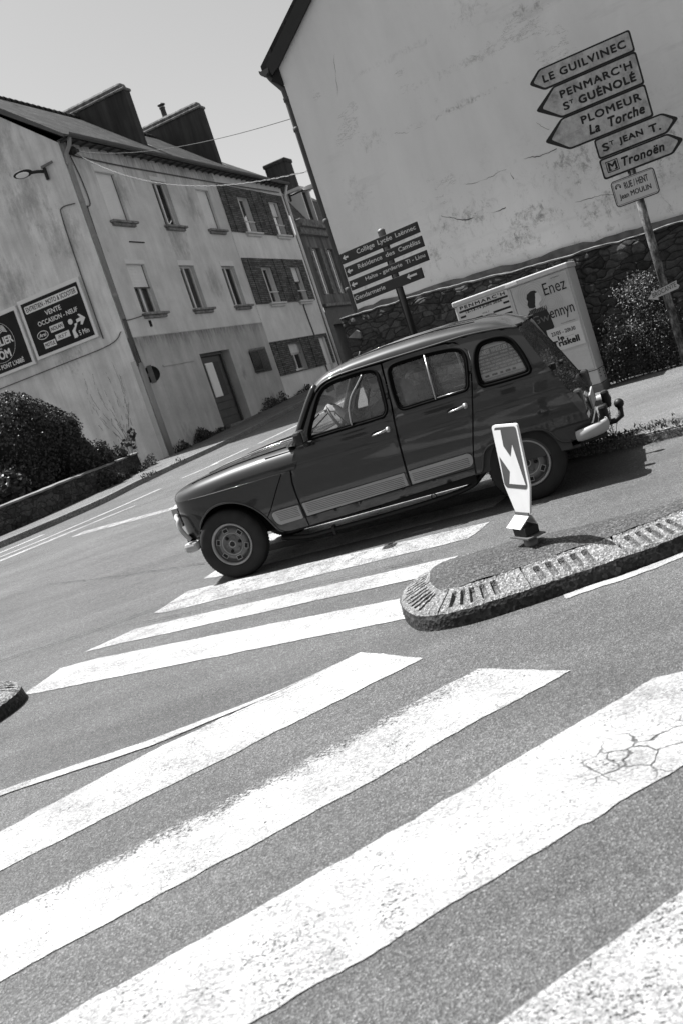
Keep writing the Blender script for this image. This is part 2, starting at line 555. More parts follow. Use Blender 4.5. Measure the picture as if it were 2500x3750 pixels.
# far lane
A = [(-1.40, 8.06), (.97, 6.92), (.76, 6.62), (-1.50, 7.50), (-1.62, 7.62)]
stripe(A, wear=0.470, seed=1)
stripe([(-1.72, 7.27), (.62, 6.24), (.41, 5.97), (-1.9, 7.0), (-2.06, 7.06)], wear=0.440, seed=2)
stripe([(-2.19, 6.80), (-1.9, 6.72), (.16, 5.68), (.14, 5.24), (-2.2, 6.30), (-2.34, 6.38)], wear=0.415, seed=3)
for k in (1, 2, 3):
    stripe([(x+.33*k, y+.76*k) for x, y in A], wear=0.445, seed=3+k)
# near lane
def fade2(x, y):
    # tyre-worn far edge of the second stripe
    a, b = (-1.56, 3.29), (.35, 4.13)
    d = ((x-a[0])*(b[1]-a[1])-(y-a[1])*(b[0]-a[0]))/math.hypot(b[0]-a[0], b[1]-a[1])
    e = min(1, max(0, 1-d/.12))
    mid = math.exp(-((x+.55)/.8)**2)
    return .425+.12*e*mid+.03*e
def fade3(x, y):
    d = math.exp(-(((x+.35)/.35)**2+((y-2.55)/.22)**2))
    return .43+.03*d
stripe([(-2.35, 3.9), (-1.8, 4.1), (-1.19, 4.47), (-.62, 4.69), (-.13, 4.91), (.14, 4.51), (-.3, 4.31), (-.98, 4.0), (-1.7, 3.68), (-2.4, 3.36)], amp=.012, wear=0.430, seed=11)
stripe([(-2.4, 4.56), (-1.9, 4.63), (-1.2, 4.635), (-.55, 4.73), (-.16, 4.895), (-.62, 4.685), (-1.19, 4.545), (-1.9, 4.555), (-2.4, 4.49)], name='edge_line', amp=.006, wear=0.425, seed=12, dz=.006)
stripe([(-2.3, 2.98), (-1.56, 3.3), (-.74, 3.66), (-.2, 3.9), (.34, 4.14), (.66, 3.79), (.1, 3.54), (-.32, 3.34), (-1.45, 2.86), (-2.2, 2.52)], amp=.012, wearf=fade2, seed=13)
cr3 = lambda x, y: min(1.0, 1.5*math.exp(-(((x-.72)/.36)**2+((y-2.95)/.2)**2)))+.9*math.exp(-(((x-.05)/.1)**2+((y-2.62)/.1)**2))
stripe([(-1.9, 2.24), (-1.17, 2.56), (-.34, 2.905), (.15, 3.125), (.88, 3.46), (1.3, 3.4), (1.34, 3.08), (.74, 2.81), (.19, 2.59), (-.37, 2.36), (-.65, 2.26), (-1.6, 1.82)], amp=.012, wearf=fade3, crackf=cr3, seed=14)
stripe([(-.6, 1.75), (-.02, 2.0), (.49, 2.235), (1.2, 2.56), (1.5, 2.2), (1.0, 1.9), (.2, 1.55), (-.4, 1.3)], amp=.006, wear=0.475, seed=15)
# lane lines down the left-hand arm
def line(pts, w0, name='lane_line', wear=0.420, seed=0, w1=None):
    P = smooth_curve(pts, 4); L = []; R_ = []
    n = len(P)
    for i, p in enumerate(P):
        t = (P[min(i+1, n-1)]-P[max(i-1, 0)]).normalized(); q = Vector((-t.y, t.x))
        ww = (w0+(w1-w0)*i/(n-1)) if w1 else w0
        L.append((p.x+q.x*ww/2, p.y+q.y*ww/2)); R_.append((p.x-q.x*ww/2, p.y-q.y*ww/2))
    stripe(L+R_[::-1], name=name, amp=.015, wear=wear, seed=seed, step=.12)
line([(-7.5, 15.3), (-5.5, 16.45), (-4.1, 18.1), (-3.2, 19.5)], .12, wear=0.430, seed=21)
line([(-7.2, 14.3), (-5.4, 15.75), (-4.3, 16.8), (-3.4, 17.65)], .32, wear=0.470, seed=22, w1=.10)
line([(-6.9, 16.2), (-5.8, 17.2), (-5.2, 17.95)], .14, wear=0.450, seed=23)
line([(-4.1, 15.9), (-3.3, 15.45), (-2.85, 15.2), (-2.0, 14.85)], .34, wear=0.490, seed=24)
line([(-2.85, 20.35), (-2.15, 21.3)], .13, wear=0.400, seed=25)
line([(-2.3, 21.3), (-1.57, 22.7)], .13, wear=0.400, seed=26)
line([(-1.31, 23.1), (-.33, 25.2)], .13, wear=0.400, seed=27)
line([(.2, 26.5), (1.3, 29.2)], .13, wear=0.400, seed=28)
line([(.9, 4.72), (1.25, 4.72), (1.56, 4.77), (2.0, 4.9), (2.3, 5.1)], .07, name='edge_line', wear=0.420, seed=29)

# cracks that run across the carriageway
M_CRACK = plain('crack_dark', .012, .95, .4, 30)
def crack(pts, wd=.012, seed=0):
    P = smooth_curve(pts, 24); m = MB(); rows = []
    n = len(P)
    for i, p in enumerate(P):
        t = (P[min(i+1, n-1)]-P[max(i-1, 0)]).normalized(); q = Vector((-t.y, t.x))
        o = .035*noise.noise((p.x*5, p.y*5, seed))+.014*noise.noise((p.x*28, p.y*28, seed))
        ww = wd*(.35+.9*abs(noise.noise((p.x*9, p.y*9, seed+4))))
        a = p+q*(o+ww/2); b = p+q*(o-ww/2)
        rows.append([(a.x, a.y, G(a.x, a.y)+.0125), (b.x, b.y, G(b.x, b.y)+.0125)])
    m.grid(rows, False)
    return struct(m.build('road_crack', M_CRACK))
crack([(-3.2, 7.75), (-2.2, 7.7), (-1.75, 7.75), (-1.45, 7.72)], .016, 1)
crack([(-1.9, 7.5), (-1.2, 7.15), (-.3, 6.75), (.4, 6.42)], .013, 2)
crack([(-1.2, 9.0), (-2.2, 9.9), (-3.4, 11.2)], .016, 3)
crack([(1.1, 5.9), (1.7, 5.75), (2.5, 5.8)], .014, 6)
crack([(-1.2, 4.53), (-.75, 4.6), (-.35, 4.72)], .010, 7)

# ------------------------------------------------------------------ traffic islands
M_ISL = asphalt_mat('exposed_aggregate', .10, .215, 120, False)
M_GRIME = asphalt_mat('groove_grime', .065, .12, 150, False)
M_KFACE = asphalt_mat('kerb_face_shade_dirt', .016, .04, 60, False)  # upright kerb face: its shade put into the colour, along with grime
M_ISLTOP = asphalt_mat('island_infill', .028, .075, 110, True)
def island(outline, label, group, pegs=True):
    cx = sum(p[0] for p in outline)/len(outline); cy = sum(p[1] for p in outline)/len(outline)
    P = smooth_curve(outline, 10, True)
    # even resampling
    L = [0.0]
    for i in range(len(P)): L.append(L[-1]+(P[(i+1) % len(P)]-P[i]).length)
    tot = L[-1]; n = int(tot/.006); Q = []; j = 0
    for k in range(n):
        d = tot*k/n
        while L[j+1] < d: j += 1
        a, b = P[j], P[(j+1) % len(P)]
        Q.append(a+(b-a)*((d-L[j])/(L[j+1]-L[j])))
    area = sum(Q[i].x*Q[(i+1) % n].y-Q[(i+1) % n].x*Q[i].y for i in range(n))
    sg = 1 if area > 0 else -1
    nrm = []
    W_ = 26
    for i in range(n):
        t = (Q[(i+W_) % n]-Q[i-W_]).normalized(); nrm.append(Vector((-t.y, t.x))*sg)
    root = thing('traffic_island', label, 'traffic island', (cx, cy, G(cx, cy)), 0, group)
    prof = [(0, -.05), (.0, .0), (.004, .05), (.012, .078), (.026, .09)] + [(.026+.014*k, .09+.0045*k) for k in range(1, 12)] + [(.19, .148), (.2, .14)]
    kb = MB(); rows = []; dark = set()
    for i in range(n):
        s_ = tot*i/n; u = s_ % .5
        row = []
        for d, z in prof:
            zz = z
            q = Q[i]+nrm[i]*d
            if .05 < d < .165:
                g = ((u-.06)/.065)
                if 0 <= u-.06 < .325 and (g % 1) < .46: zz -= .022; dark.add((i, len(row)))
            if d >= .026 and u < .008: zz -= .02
            zz += .004*noise.noise((q.x*45, q.y*45, z*45))+.002*noise.noise((q.x*120, q.y*120, 2))
            if z < .06: zz = min(zz, z+.004)
            dz_ = .008*noise.noise((q.x*4, q.y*4, 7)) if 0 < z < .095 else 0
            row.append((q.x-cx+nrm[i].x*dz_, q.y-cy+nrm[i].y*dz_, G(q.x, q.y)-G(cx, cy)+zz))
        rows.append(row)
    rows.append(rows[0])
    kb.grid(rows, smooth=False)
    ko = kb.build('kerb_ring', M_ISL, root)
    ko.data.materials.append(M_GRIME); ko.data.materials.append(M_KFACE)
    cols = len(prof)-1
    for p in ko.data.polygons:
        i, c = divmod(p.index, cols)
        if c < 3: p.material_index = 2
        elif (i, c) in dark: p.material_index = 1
    inner = [(Q[i]+nrm[i]*.192) for i in range(0, n, 6)]
    vs, fs = cdt([(p.x, p.y) for p in inner], (), .045)
    tp = MB(); tp.add([(x-cx, y-cy, G(x, y)-G(cx, cy)+.150+.028*min(1, min(math.hypot(x-p.x, y-p.y) for p in inner)/.22)+.010*noise.noise((x*9, y*9, 3))) for x, y in vs], fs, True)
    tp.build('infill', M_ISLTOP, root)
    return root
island([(.145, 5.30), (.15, 5.10), (.19, 4.94), (.29, 4.84), (.45, 4.78), (.68, 4.765), (.94, 4.77), (1.21, 4.775), (1.50, 4.80), (1.75, 4.87), (1.95, 4.98), (2.05, 5.12), (2.0, 5.26), (1.85, 5.36), (1.6, 5.45), (1.3, 5.56), (1.0, 5.69), (.72, 5.76), (.46, 5.79), (.30, 5.72), (.19, 5.54)],
       'ribbed concrete traffic island that carries the tilted keep right sign', None)
island([(-2.28, 6.2), (-2.33, 6.4), (-2.5, 6.62), (-2.9, 6.9), (-3.6, 7.2), (-4.6, 7.5), (-5.05, 7.1), (-4.6, 6.5), (-3.6, 5.95), (-2.9, 5.7), (-2.5, 5.75), (-2.33, 5.97)],
       'dark tip of a ribbed kerb island cut by the left photo edge', None)
# ------------------------------------------------------------------ materials for the houses
def render_mat(name, base, dark, streak=.5, low=None, eaves=None, blot=None):
    """old painted render with rain streaks and mould"""
    a = N(name)
    st = a.noise(1.0, 6, .62, co=a.map((3.2, 3.2, .35)), dist=.3)
    st = a.ramp(st, [(.38, 1.0), (.62, 1-streak)])
    bl = a.ramp(a.noise(.7, 6, .65), [(.32, .76), (.68, 1.12)])
    fine = a.ramp(a.noise(28, 4, .7), [(.3, .92), (.7, 1.06)])
    sp = a.ramp(a.noise(7, 6, .75, co=a.map((1, 1, .5))), [(.62, 1.0), (.70, .55)])
    where = a.ramp(a.noise(.45, 3), [(.45, 0.0), (.62, 1.0)])
    sp = a.math('MAXIMUM', sp, a.math('SUBTRACT', 1, where))
    f = a.math('MULTIPLY', a.math('MULTIPLY', st, bl), a.math('MULTIPLY', fine, sp))
    if low:
        z0, z1, k = low       # splash dirt that gathers towards the foot of the wall
        z = a.sep()[2]
        t = a.math('DIVIDE', a.math('SUBTRACT', a.math('ADD', z, a.math('MULTIPLY', a.noise(1.3, 5, .7), 1.6)), z0), z1-z0, True)
        d2 = a.noise(3.1, 7, .75, co=a.map((1.6, 1.6, .7)))
        grime = a.ramp(d2, [(.40, 1-k), (.60, 1.0)])
        f = a.math('MULTIPLY', f, a.mix(t, grime, 1.0))
    if eaves:        # sooty runs of uneven length below a ledge
        for zt_, ln in eaves:
            z = a.sep()[2]
            d = a.math('SUBTRACT', zt_, z)
            reach = a.math('MULTIPLY', a.ramp(a.noise(1.6, 5, .75, co=a.map((1.6, 1.6, .03))), [(.36, 0.05), (.66, 1.0)]), ln)
            t = a.math('SUBTRACT', 1, a.math('DIVIDE', d, reach), True)
            below = a.math('GREATER_THAN', d, 0.0)
            g = a.math('MULTIPLY', a.math('MULTIPLY', t, below), a.ramp(a.noise(4, 6, .7, co=a.map((2.4, 2.4, .5))), [(.36, .15), (.62, 1.0)]))
            f = a.math('MULTIPLY', f, a.math('SUBTRACT', 1, a.math('MULTIPLY', g, .68)))
    for (cx_, cy_, cz_, rr) in (blot or []):
        q = a.n('ShaderNodeVectorMath', operation='DISTANCE'); a.put(q.inputs[0], a.co); q.inputs[1].default_value = (cx_, cy_, cz_)
        t = a.math('SUBTRACT', 1, a.math('DIVIDE', q.outputs['Value'], rr), True)
        k = a.math('ADD', t, a.math('MULTIPLY', a.math('SUBTRACT', a.noise(3.2, 9, .8, co=a.map((1.4, 1.4, .6))), .5), 2.6))
        f = a.math('MULTIPLY', f, a.ramp(k, [(.50, 1.0), (1.0, .60)]))
    c = a.math('ADD', dark, a.math('MULTIPLY', f, base-dark))
    h = a.math('ADD', a.noise(40, 4, .7), a.math('MULTIPLY', a.noise(6, 3), .6))
    return a.done(a.bsdf(c, .9, a.bump(h, .35, .01), .2))
M_RENDER = render_mat('weathered_render', .67, .06, .10, None, [(10.42, 1.9)], [(5.2, 0, 7.6, 1.6), (2.6, 0, 9.2, 1.2), (7.2, 0, 9.0, 1.3), (6.9, 0, 6.2, 1.2)])
M_RENDER_G = render_mat('stained_gable_render', .70, .06, .24, None, None, [(0, 4.3, 8.3, 2.0), (0, 3.0, 7.2, 1.5), (0, 1.6, 9.3, 1.5), (0, .9, 8.0, 1.4), (0, 2.0, 10.9, 1.6), (0, 2.0, 4.9, 1.2)])
M_RENDER_CLEAN = render_mat('pale_render', .74, .1, .10)
M_RENDER_LOW = render_mat('grey_render', .47, .05, .16, None, [(4.66, .8)], [(6.8, 0, 3.0, .5), (5, 0, 1.6, .9), (1.5, 0, 1.4, 1.0), (8.5, 0, 1.8, .9)])
def brick_mat():
    a = N('dark_brick')
    b = a.n('ShaderNodeTexBrick'); a.put(b.inputs['Vector'], a.map((1, 1, 1), (rad(-90), 0, 0)))
    b.offset = .5
    for k, v in (('Scale', 1.0), ('Mortar Size', .010), ('Brick Width', .32), ('Row Height', .075), ('Bias', 0.0)): b.inputs[k].default_value = v
    for k, v in (('Color1', .07), ('Color2', .16), ('Mortar', .03)): b.inputs[k].default_value = (v, v, v, 1)
    c = a.n('ShaderNodeRGBToBW'); a.put(c.inputs[0], b.outputs['Color'])
    col = a.math('MULTIPLY', c.outputs[0], a.ramp(a.noise(3, 4), [(.3, .7), (.7, 1.25)]))
    return a.done(a.bsdf(col, .85, a.bump(a.math('SUBTRACT', 1, b.outputs['Fac']), .8, .015), .2))
M_BRICK = brick_mat()
def slate_mat(name, c):
    a = N(name)
    b = a.n('ShaderNodeTexBrick'); a.put(b.inputs['Vector'], a.map((1, 1.4, 1)))
    for k, v in (('Scale', 1.0), ('Mortar Size', .022), ('Brick Width', .30), ('Row Height', .33)): b.inputs[k].default_value = v
    for k, v in (('Color1', c*.35), ('Color2', c*1.7), ('Mortar', c*.08)): b.inputs[k].default_value = (v, v, v, 1)
    g = a.n('ShaderNodeRGBToBW'); a.put(g.inputs[0], b.outputs['Color'])
    lich = a.math('MULTIPLY', a.ramp(a.noise(4, 7, .8), [(.54, .8), (.70, 3.2)]), a.ramp(a.noise(.8, 4), [(.35, .7), (.65, 1.3)]))
    col = a.math('MULTIPLY', g.outputs[0], lich)
    return a.done(a.bsdf(col, .8, a.bump(a.math('SUBTRACT', a.noise(4, 3), a.math('MULTIPLY', b.outputs['Fac'], .6)), .8, .02), .3))
M_SLATE = slate_mat('roof_tiles', .026)
M_SLATE2 = slate_mat('mansard_slate', .022)
M_CHIM = render_mat('sooty_render', .065, .010, .6)
M_CAP = plain('lichen_stone', .16, .9, .6, 6, bump=.5)
M_WHITE = plain('white_joinery', .62, .45, .06, 3)
M_SHUT = plain('roller_slats', .78, .5, .05, 3)
M_SILL = plain('mossy_sill', .20, .9, .55, 7, bump=.4)
M_WSILL = plain('white_sill', .58, .8, .1, 4)
M_PIPE = plain('grey_pvc', .22, .5, .1, 3)
M_DPIPE = plain('dark_zinc', .07, .5, .2, 4)
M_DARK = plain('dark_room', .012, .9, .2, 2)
M_DOOR = plain('brown_door', .045, .55, .2, 3)
M_METAL = plain('grey_metal', .12, .5, .2, 6, metal=.3)
M_BLACK = plain('black_rubber', .012, .55, .2, 12)
M_GLASS = glass('window_glass', .5, 1.0)
M_WIRE = plain('cable', .03, .6, .2, 4)
M_CONC = plain('pale_concrete', .14, .9, .25, 6, bump=.4)

def wall_holes(m, x0, x1, z0, z1, holes, y=0.0, depth=.2):
    """a wall in the local XZ plane with openings (x0, x1, z0, z1) and their reveals"""
    X = sorted({x0, x1} | {h[0] for h in holes} | {h[1] for h in holes}); Z = sorted({z0, z1} | {h[2] for h in holes} | {h[3] for h in holes})
    X = [x for x in X if x0 <= x <= x1]; Z = [z for z in Z if z0 <= z <= z1]
    for i in range(len(X)-1):
        for j in range(len(Z)-1):
            cx, cz = (X[i]+X[i+1])/2, (Z[j]+Z[j+1])/2
            if any(h[0] < cx < h[1] and h[2] < cz < h[3] for h in holes): continue
            m.add([(X[i], y, Z[j]), (X[i+1], y, Z[j]), (X[i+1], y, Z[j+1]), (X[i], y, Z[j+1])], [(0, 1, 2, 3)])
    for h in holes:
        a, b, c, d = h[:4]; yd = y+depth
        for q in ([(a, y, c), (a, y, d), (a, yd, d), (a, yd, c)], [(b, y, c), (b, yd, c), (b, yd, d), (b, y, d)],
                  [(a, y, d), (b, y, d), (b, yd, d), (a, yd, d)], [(a, y, c), (a, yd, c), (b, yd, c), (b, y, c)]):
            m.add(q, [(0, 1, 2, 3)])
def window(parent, x0, x1, z0, z1, y, two=True, shutter=0.0, sill=None, box=None, matsill=None, rail=None, frame=.055):
    """joinery set back in its opening; shutter = share covered by the roller slats"""
    m = MB()
    for b in ((x0, x0+frame, z0, z1), (x1-frame, x1, z0, z1), (x0+frame, x1-frame, z1-frame, z1), (x0+frame, x1-frame, z0, z0+frame*1.4)):
        m.box((b[0], y-.03, b[2]), (b[1], y+.03, b[3]))
    if two:
        c = (x0+x1)/2; m.box((c-.045, y-.034, z0+frame*1.4), (c+.045, y+.026, z1-frame))
    w_ = m.build('window', M_WHITE, parent)
    g = MB(); g.add([(x0+.02, y+.012, z0+.02), (x1-.02, y+.012, z0+.02), (x1-.02, y+.012, z1-.02), (x0+.02, y+.012, z1-.02)], [(0, 1, 2, 3)])
    g.build('pane', M_GLASS, w_)
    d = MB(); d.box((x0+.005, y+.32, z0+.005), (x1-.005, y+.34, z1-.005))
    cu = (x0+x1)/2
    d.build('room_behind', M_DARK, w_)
    if shutter > 0:
        s_ = MB(); zb = z1-(z1-z0)*shutter; n = max(2, int((z1-zb)/.045))
        for k in range(n):
            za = z1-k*.045
            s_.bbox((x0+.015, y-.062, za-.041), (x1-.015, y-.046, za), .005)
        s_.build('roller_shutter', M_SHUT, w_)
        gd = MB(); gd.box((x0-.005, y-.075, zb), (x0+.028, y-.063, z1)); gd.box((x1-.028, y-.075, zb), (x1+.005, y-.063, z1)); gd.box((x0, y-.08, zb-.02), (x1, y-.063, zb+.012)); gd.build('shutter_guide', M_DPIPE, w_)
    if box:
        b = MB(); b.bbox((box[0], -.012, box[2]), (box[1], y-.05, box[3]), .008); b.build('shutter_box', M_WHITE, w_)
    if sill:
        b = MB(); a0, a1, zt = sill
        b.bbox((a0, -.15, zt-.07), (a1, y, zt), .012); b.bbox((a0+.08, -.09, zt-.16), (a1-.1, 0.02, zt-.071), .02)
        b.build('sill', matsill or M_SILL, w_)
    if rail:
        b = MB(); b.tube([(x0-.05, -.02, rail), (x1+.05, -.02, rail)], .028, 8); b.build('guard_rail', M_WHITE, w_)
    return w_

# ------------------------------------------------------------------ long house on the left
BANG = math.atan2(DFY, DFX)
house = thing('terraced_house', 'long weathered three storey house with brick window panels and wide dark chimneys', 'house', (CPX, CPY, 0), BANG)
EAVE = 10.35
openA = [(1.42, 2.52, 8.16, 9.64), (4.74, 5.76, 8.16, 9.68), (7.9, 8.92, 8.16, 9.62), (1.36, 2.46, 5.32, 6.9), (4.66, 5.72, 5.35, 6.84), (7.86, 8.96, 5.36, 6.84)]
openB = [(11.25, 12.30, 8.19, 9.58), (14.4, 15.44, 8.19, 9.60), (11.30, 12.34, 5.38, 6.80), (14.42, 15.46, 5.38, 6.82), (11.45, 12.92, 2.58, 3.70), (15.0, 15.9, 1.8, 3.75)]
openL = [(3.95, 6.20, 1.30, 3.89), (7.70, 9.22, 2.89, 3.70)]
m = MB(); wall_holes(m, 0, 9.75, 4.66, EAVE, openA, 0, .24)
zs = EAVE+.35
m.build('wall', M_RENDER, house)
m = MB()
# gable wall (local x = 0), 6 m deep
gp = [(0, .4), (6, .4), (6, 10.3), (3, 12.95), (0, 10.3)]
m.add([(0, y, z) for y, z in gp], [(4, 3, 2, 1, 0)])
m.add([(0, 6, .4), (16.5, 6, .4), (16.5, 6, 10.3), (0, 6, 10.3)], [(0, 1, 2, 3)])
m.build('gable_wall', M_RENDER_G, house)
m = MB(); wall_holes(m, 9.752, 16.45, .4, EAVE, openB, -.004, .24); m.build('wall', M_RENDER_CLEAN, house)
m = MB(); wall_holes(m, -.004, 9.75, .4, 4.66, openL, -.018, .3)
m.add([(0, -.018, 4.66), (9.75, -.018, 4.66), (9.75, .002, 4.69), (0, .002, 4.69)], [(0, 1, 2, 3)])
m.box((1.4, -.05, 3.70), (3.45, -.0185, 3.745))
m.build('plinth', M_RENDER_LOW, house)
# brick panels
for zb, zt, hl in ((8.15, 9.93, openB[0:2]), (5.36, 7.14, openB[2:4]), (2.56, 3.88, openB[4:6])):
    m = MB()
    hh = [h for h in hl]
    X0, X1 = 9.80, 16.15
    wall_holes(m, X0, X1, zb, zt, [(h[0], h[1], max(zb, h[2]), min(zt, h[3])) for h in hh], -.05, .05)
    m.box((X0, -.049, zb-.002), (X1, -.003, zb)); m.box((X0, -.049, zt), (X1, -.003, zt+.002)); m.box((X0-.002, -.049, zb), (X0, -.003, zt)); m.box((X1, -.049, zb), (X1+.002, -.003, zt))
    # brick piers that stand a little proud
    for a_, b_ in ((X0+.45, X0+1.0), (12.75, 13.3), (13.75, 14.1)):
        m.box((a_, -.078, zb+.004), (b_, -.052, zt-.004))
    m.build('brick_panel', M_BRICK, house)
window(house, 1.42, 2.52, 8.16, 9.64, .17, True, 1.0, (1.30, 2.76, 8.155), (1.40, 2.54, 9.642, 9.83))
window(house, 4.74, 5.76, 8.16, 9.68, .17, True, 0.0, (4.58, 6.03, 8.155), (4.72, 5.78, 9.66, 9.80))
window(house, 7.9, 8.92, 8.16, 9.62, .17, True, 1.0, (7.78, 9.24, 8.155), (7.88, 8.94, 9.622, 9.82))
window(house, 1.36, 2.46, 5.34, 6.9, .17, True, .48, (1.27, 2.75, 5.335), (1.34, 2.48, 6.86, 6.99))
window(house, 4.66, 5.72, 5.36, 6.84, .17, True, 0.0, (4.56, 6.05, 5.355), (4.64, 5.74, 6.83, 7.01))
window(house, 7.86, 8.96, 5.37, 6.84, .17, True, 0.0, (7.8, 9.3, 5.365), (7.84, 8.98, 6.83, 7.03))
for i, h in enumerate(openB[:4]):
    window(house, h[0]+.04, h[1]-.04, h[2], h[3], .17, i % 2 == 0, 0 if i % 2 == 0 else .42, (h[0]-.25, h[1]+.28, h[2]-.01), None, M_WSILL, h[2]+.42)
m = MB(); m.box((11.46, .10, 3.32), (12.91, .14, 3.69)); m.build('lintel_panel', M_RENDER_CLEAN, house)
window(house, 11.5, 12.86, 2.62, 3.32, .18, True, 0)
m = MB(); m.box((15.02, .12, 1.5), (15.88, .16, 3.74)); m.build('service_door', M_SHUT, house)
# front door: planked leaf with a glazed light
m = MB()
for k in range(9):
    m.bbox((3.98, .16, 1.46+k*.258), (5.70, .20, 1.46+(k+1)*.258-.008), .006)
m.box((3.97, .202, 1.46), (5.72, .22, 3.80))
m.box((5.72, .10, 1.40), (5.80, .22, 3.88))
m.box((3.96, .10, 3.80), (5.80, .22, 3.88))
dr = m.build('door', M_DOOR, house)
g = MB(); g.bbox((4.42, .135, 2.42), (4.98, .158, 3.58), .006)
for k in range(22): g.bbox((4.44, .122, 2.45+k*.05), (4.96, .134, 2.492+k*.05), .004)
g.build('louvred_light', M_SHUT, dr)
g = MB(); g.box((5.0, .14, 2.42), (5.42, .158, 3.58)); g.build('door_panel', M_BLACK, dr)
m = MB(); m.bbox((3.9, -.3, 1.24), (6.25, .29, 1.455), .02); m.build('doorstep', M_CONC, house)
# barred opening
m = MB(); m.box((7.7, .27, 2.9), (9.2, .29, 3.69)); go = m.build('cellar_window', M_DARK, house)
m = MB()
for k in range(13):
    x = 7.66+k*.115; m.tube([(x, -.09, 2.84), (x, -.10, 3.3), (x, -.09, 3.76)], .014, 6)
for z in (2.95, 3.66): m.box((7.62, -.085, z-.02), (9.1, -.065, z+.02))
m.build('window_bars', M_METAL, go)
# roof
def slope(m, x0, x1, y0, z0, y1, z1, t=.12):
    n = Vector((0, -(z1-z0), (y1-y0))).normalized()*t
    m.add([(x0, y0, z0), (x1, y0, z0), (x1, y1, z1), (x0, y1, z1), (x0, y0-0, z0-t), (x1, y0, z0-t), (x1, y1, z1-t), (x0, y1, z1-t)],
          [(0, 1, 2, 3), (7, 6, 5, 4), (0, 4, 5, 1), (2, 6, 7, 3), (1, 5, 6, 2), (0, 3, 7, 4)])
m = MB()
slope(m, -.16, 12.5, -.32, 10.42, 3.0, 13.2); slope(m, -.16, 12.5, 6.3, 10.42, 3.0, 13.2)
slope(m, 12.5, 16.55, -.32, 10.41, 2.9, 12.86); slope(m, 12.5, 16.55, 6.3, 10.41, 2.9, 12.86)
rf = m.build('roof', M_SLATE, house, normals=True)
m = MB()
for k in range(42):
    x = -.15+k*.30
    m.lathe([(.115, 0), (.125, .02), (.10, .30)], 12, 'X', (x, 3.0, 13.16))
m.build('ridge_tiles', M_SLATE, rf)
for t0, w0, w1, zt in ((7.0, .95, 5.05, 13.36), (12.5, .74, 5.2, 13.50)):
    m = MB(); m.bbox((t0, w0, 10.9), (t0+.42, w1, zt), .02)
    ch = m.build('chimney', M_CHIM, house)
    c = MB(); c.bbox((t0-.05, w0-.05, zt), (t0+.47, w1+.05, zt+.10), .03); c.bbox((t0-.02, w0+.06, zt+.098), (t0+.44, w1-.06, zt+.30), .09)
    c.build('chimney_cap', M_CAP, ch)
    f_ = MB(); n_ = 9
    for k in range(n_):
        ya = w0-.1+k*(3.0-w0)/n_; yb = ya+(3.0-w0)/n_-.015; za = 10.42+.888*(ya+.32 if t0 < 10 else ya+.30)*(.945 if t0 > 10 else .943)
        zb_ = 10.42+.888*(yb+.32 if t0 < 10 else yb+.30)*(.945 if t0 > 10 else .943)
        f_.add([(t0+.42, ya, za+.02), (t0+.62, ya, za+.015), (t0+.62, yb, zb_+.015), (t0+.42, yb, zb_+.02)], [(0, 1, 2, 3)])
    f_.build('flashing', M_PIPE, ch)
    if t0 > 10:
        p = MB(); p.lathe([(.11, 0), (.10, .34), (.12, .35), (.12, .40)], 14, 'Z', (t0+.2, 2.35, zt+.29)); p.lathe([(.0, .6), (.16, .52), (.16, .49)], 14, 'Z', (t0+.2, 2.35, zt+.29))
        for q in range(4): p.box((t0+.2+.1*math.cos(q*1.57)-.01, 2.35+.1*math.sin(q*1.57)-.01, zt+.66), (t0+.2+.1*math.cos(q*1.57)+.01, 2.35+.1*math.sin(q*1.57)+.01, zt+.8))
        p.build('chimney_pot', M_DPIPE, ch)
# verge board and gutter
m = MB()
for s_ in (0, 1):
    y0, y1 = (-.34, 3.0) if s_ == 0 else (6.34, 3.0)
    m.add([(-.19, y0, 10.30), (-.165, y0, 10.30), (-.165, y0, 10.40), (-.19, y0, 10.40), (-.19, y1, 12.93), (-.165, y1, 12.93), (-.165, y1, 13.19), (-.19, y1, 13.19)],
          [(0, 1, 2, 3), (4, 7, 6, 5), (0, 3, 7, 4), (1, 5, 6, 2), (3, 2, 6, 7), (0, 4, 5, 1)])
m.add([(-.17, -.3, 10.28), (0, -.3, 10.28), (0, 3, 12.93), (-.17, 3, 12.93)], [(0, 1, 2, 3)])
m.build('verge_board', M_DPIPE, house)
m = MB(); rows = []
for x in (-.1, 4, 8, 12.4, 16.5):
    rows.append([(x, -.40+.085*math.cos(a), 10.40+.085*math.sin(a)) for a in [math.pi+k*math.pi/8 for k in range(9)]])
m.grid(rows)
for k in range(34): m.box((.1+k*.49, -.30, 10.29), (.15+k*.49, -.0, 10.34))
m.box((.0, -.33, 10.345), (16.4, .02, 10.36))
m.build('gutter', M_DPIPE, house)
m = MB(); m.tube([(.05, -.36, 10.32), (.05, -.30, 10.15), (.045, -.11, 9.95), (.045, -.09, 8.6), (.04, -.09, 5.2)], .06, 12)
for z in (9.7, 8.62, 7.6, 5.9): m.lathe([(.061, -.06), (.072, -.05), (.072, .05), (.061, .06)], 12, 'Z', (.043, -.09, z))
m.build('downpipe', M_PIPE, house)
m = MB(); m.tube([(.04, -.09, 5.2), (.02, -.09, 4.65), (-.03, -.085, 3.85)], .052, 10); m.build('downpipe', M_DPIPE, house)
m = MB(); m.tube([(.02, -.12, 3.9), (.02, -.12, 1.0)], .085, 12); m.build('downpipe', M_PIPE, house)
m = MB(); m.box((-.06, -.05, .5), (.0, .12, 4.0)); m.build('corner_guard', M_RENDER_LOW, house)
m = MB(); m.tube([(16.35, -.36, 10.32), (16.42, -.12, 9.9), (16.46, -.10, 8.5), (16.47, -.10, 5.0), (16.5, -.10, 1.7)], .055, 10); m.build('downpipe', M_RENDER_CLEAN, house)
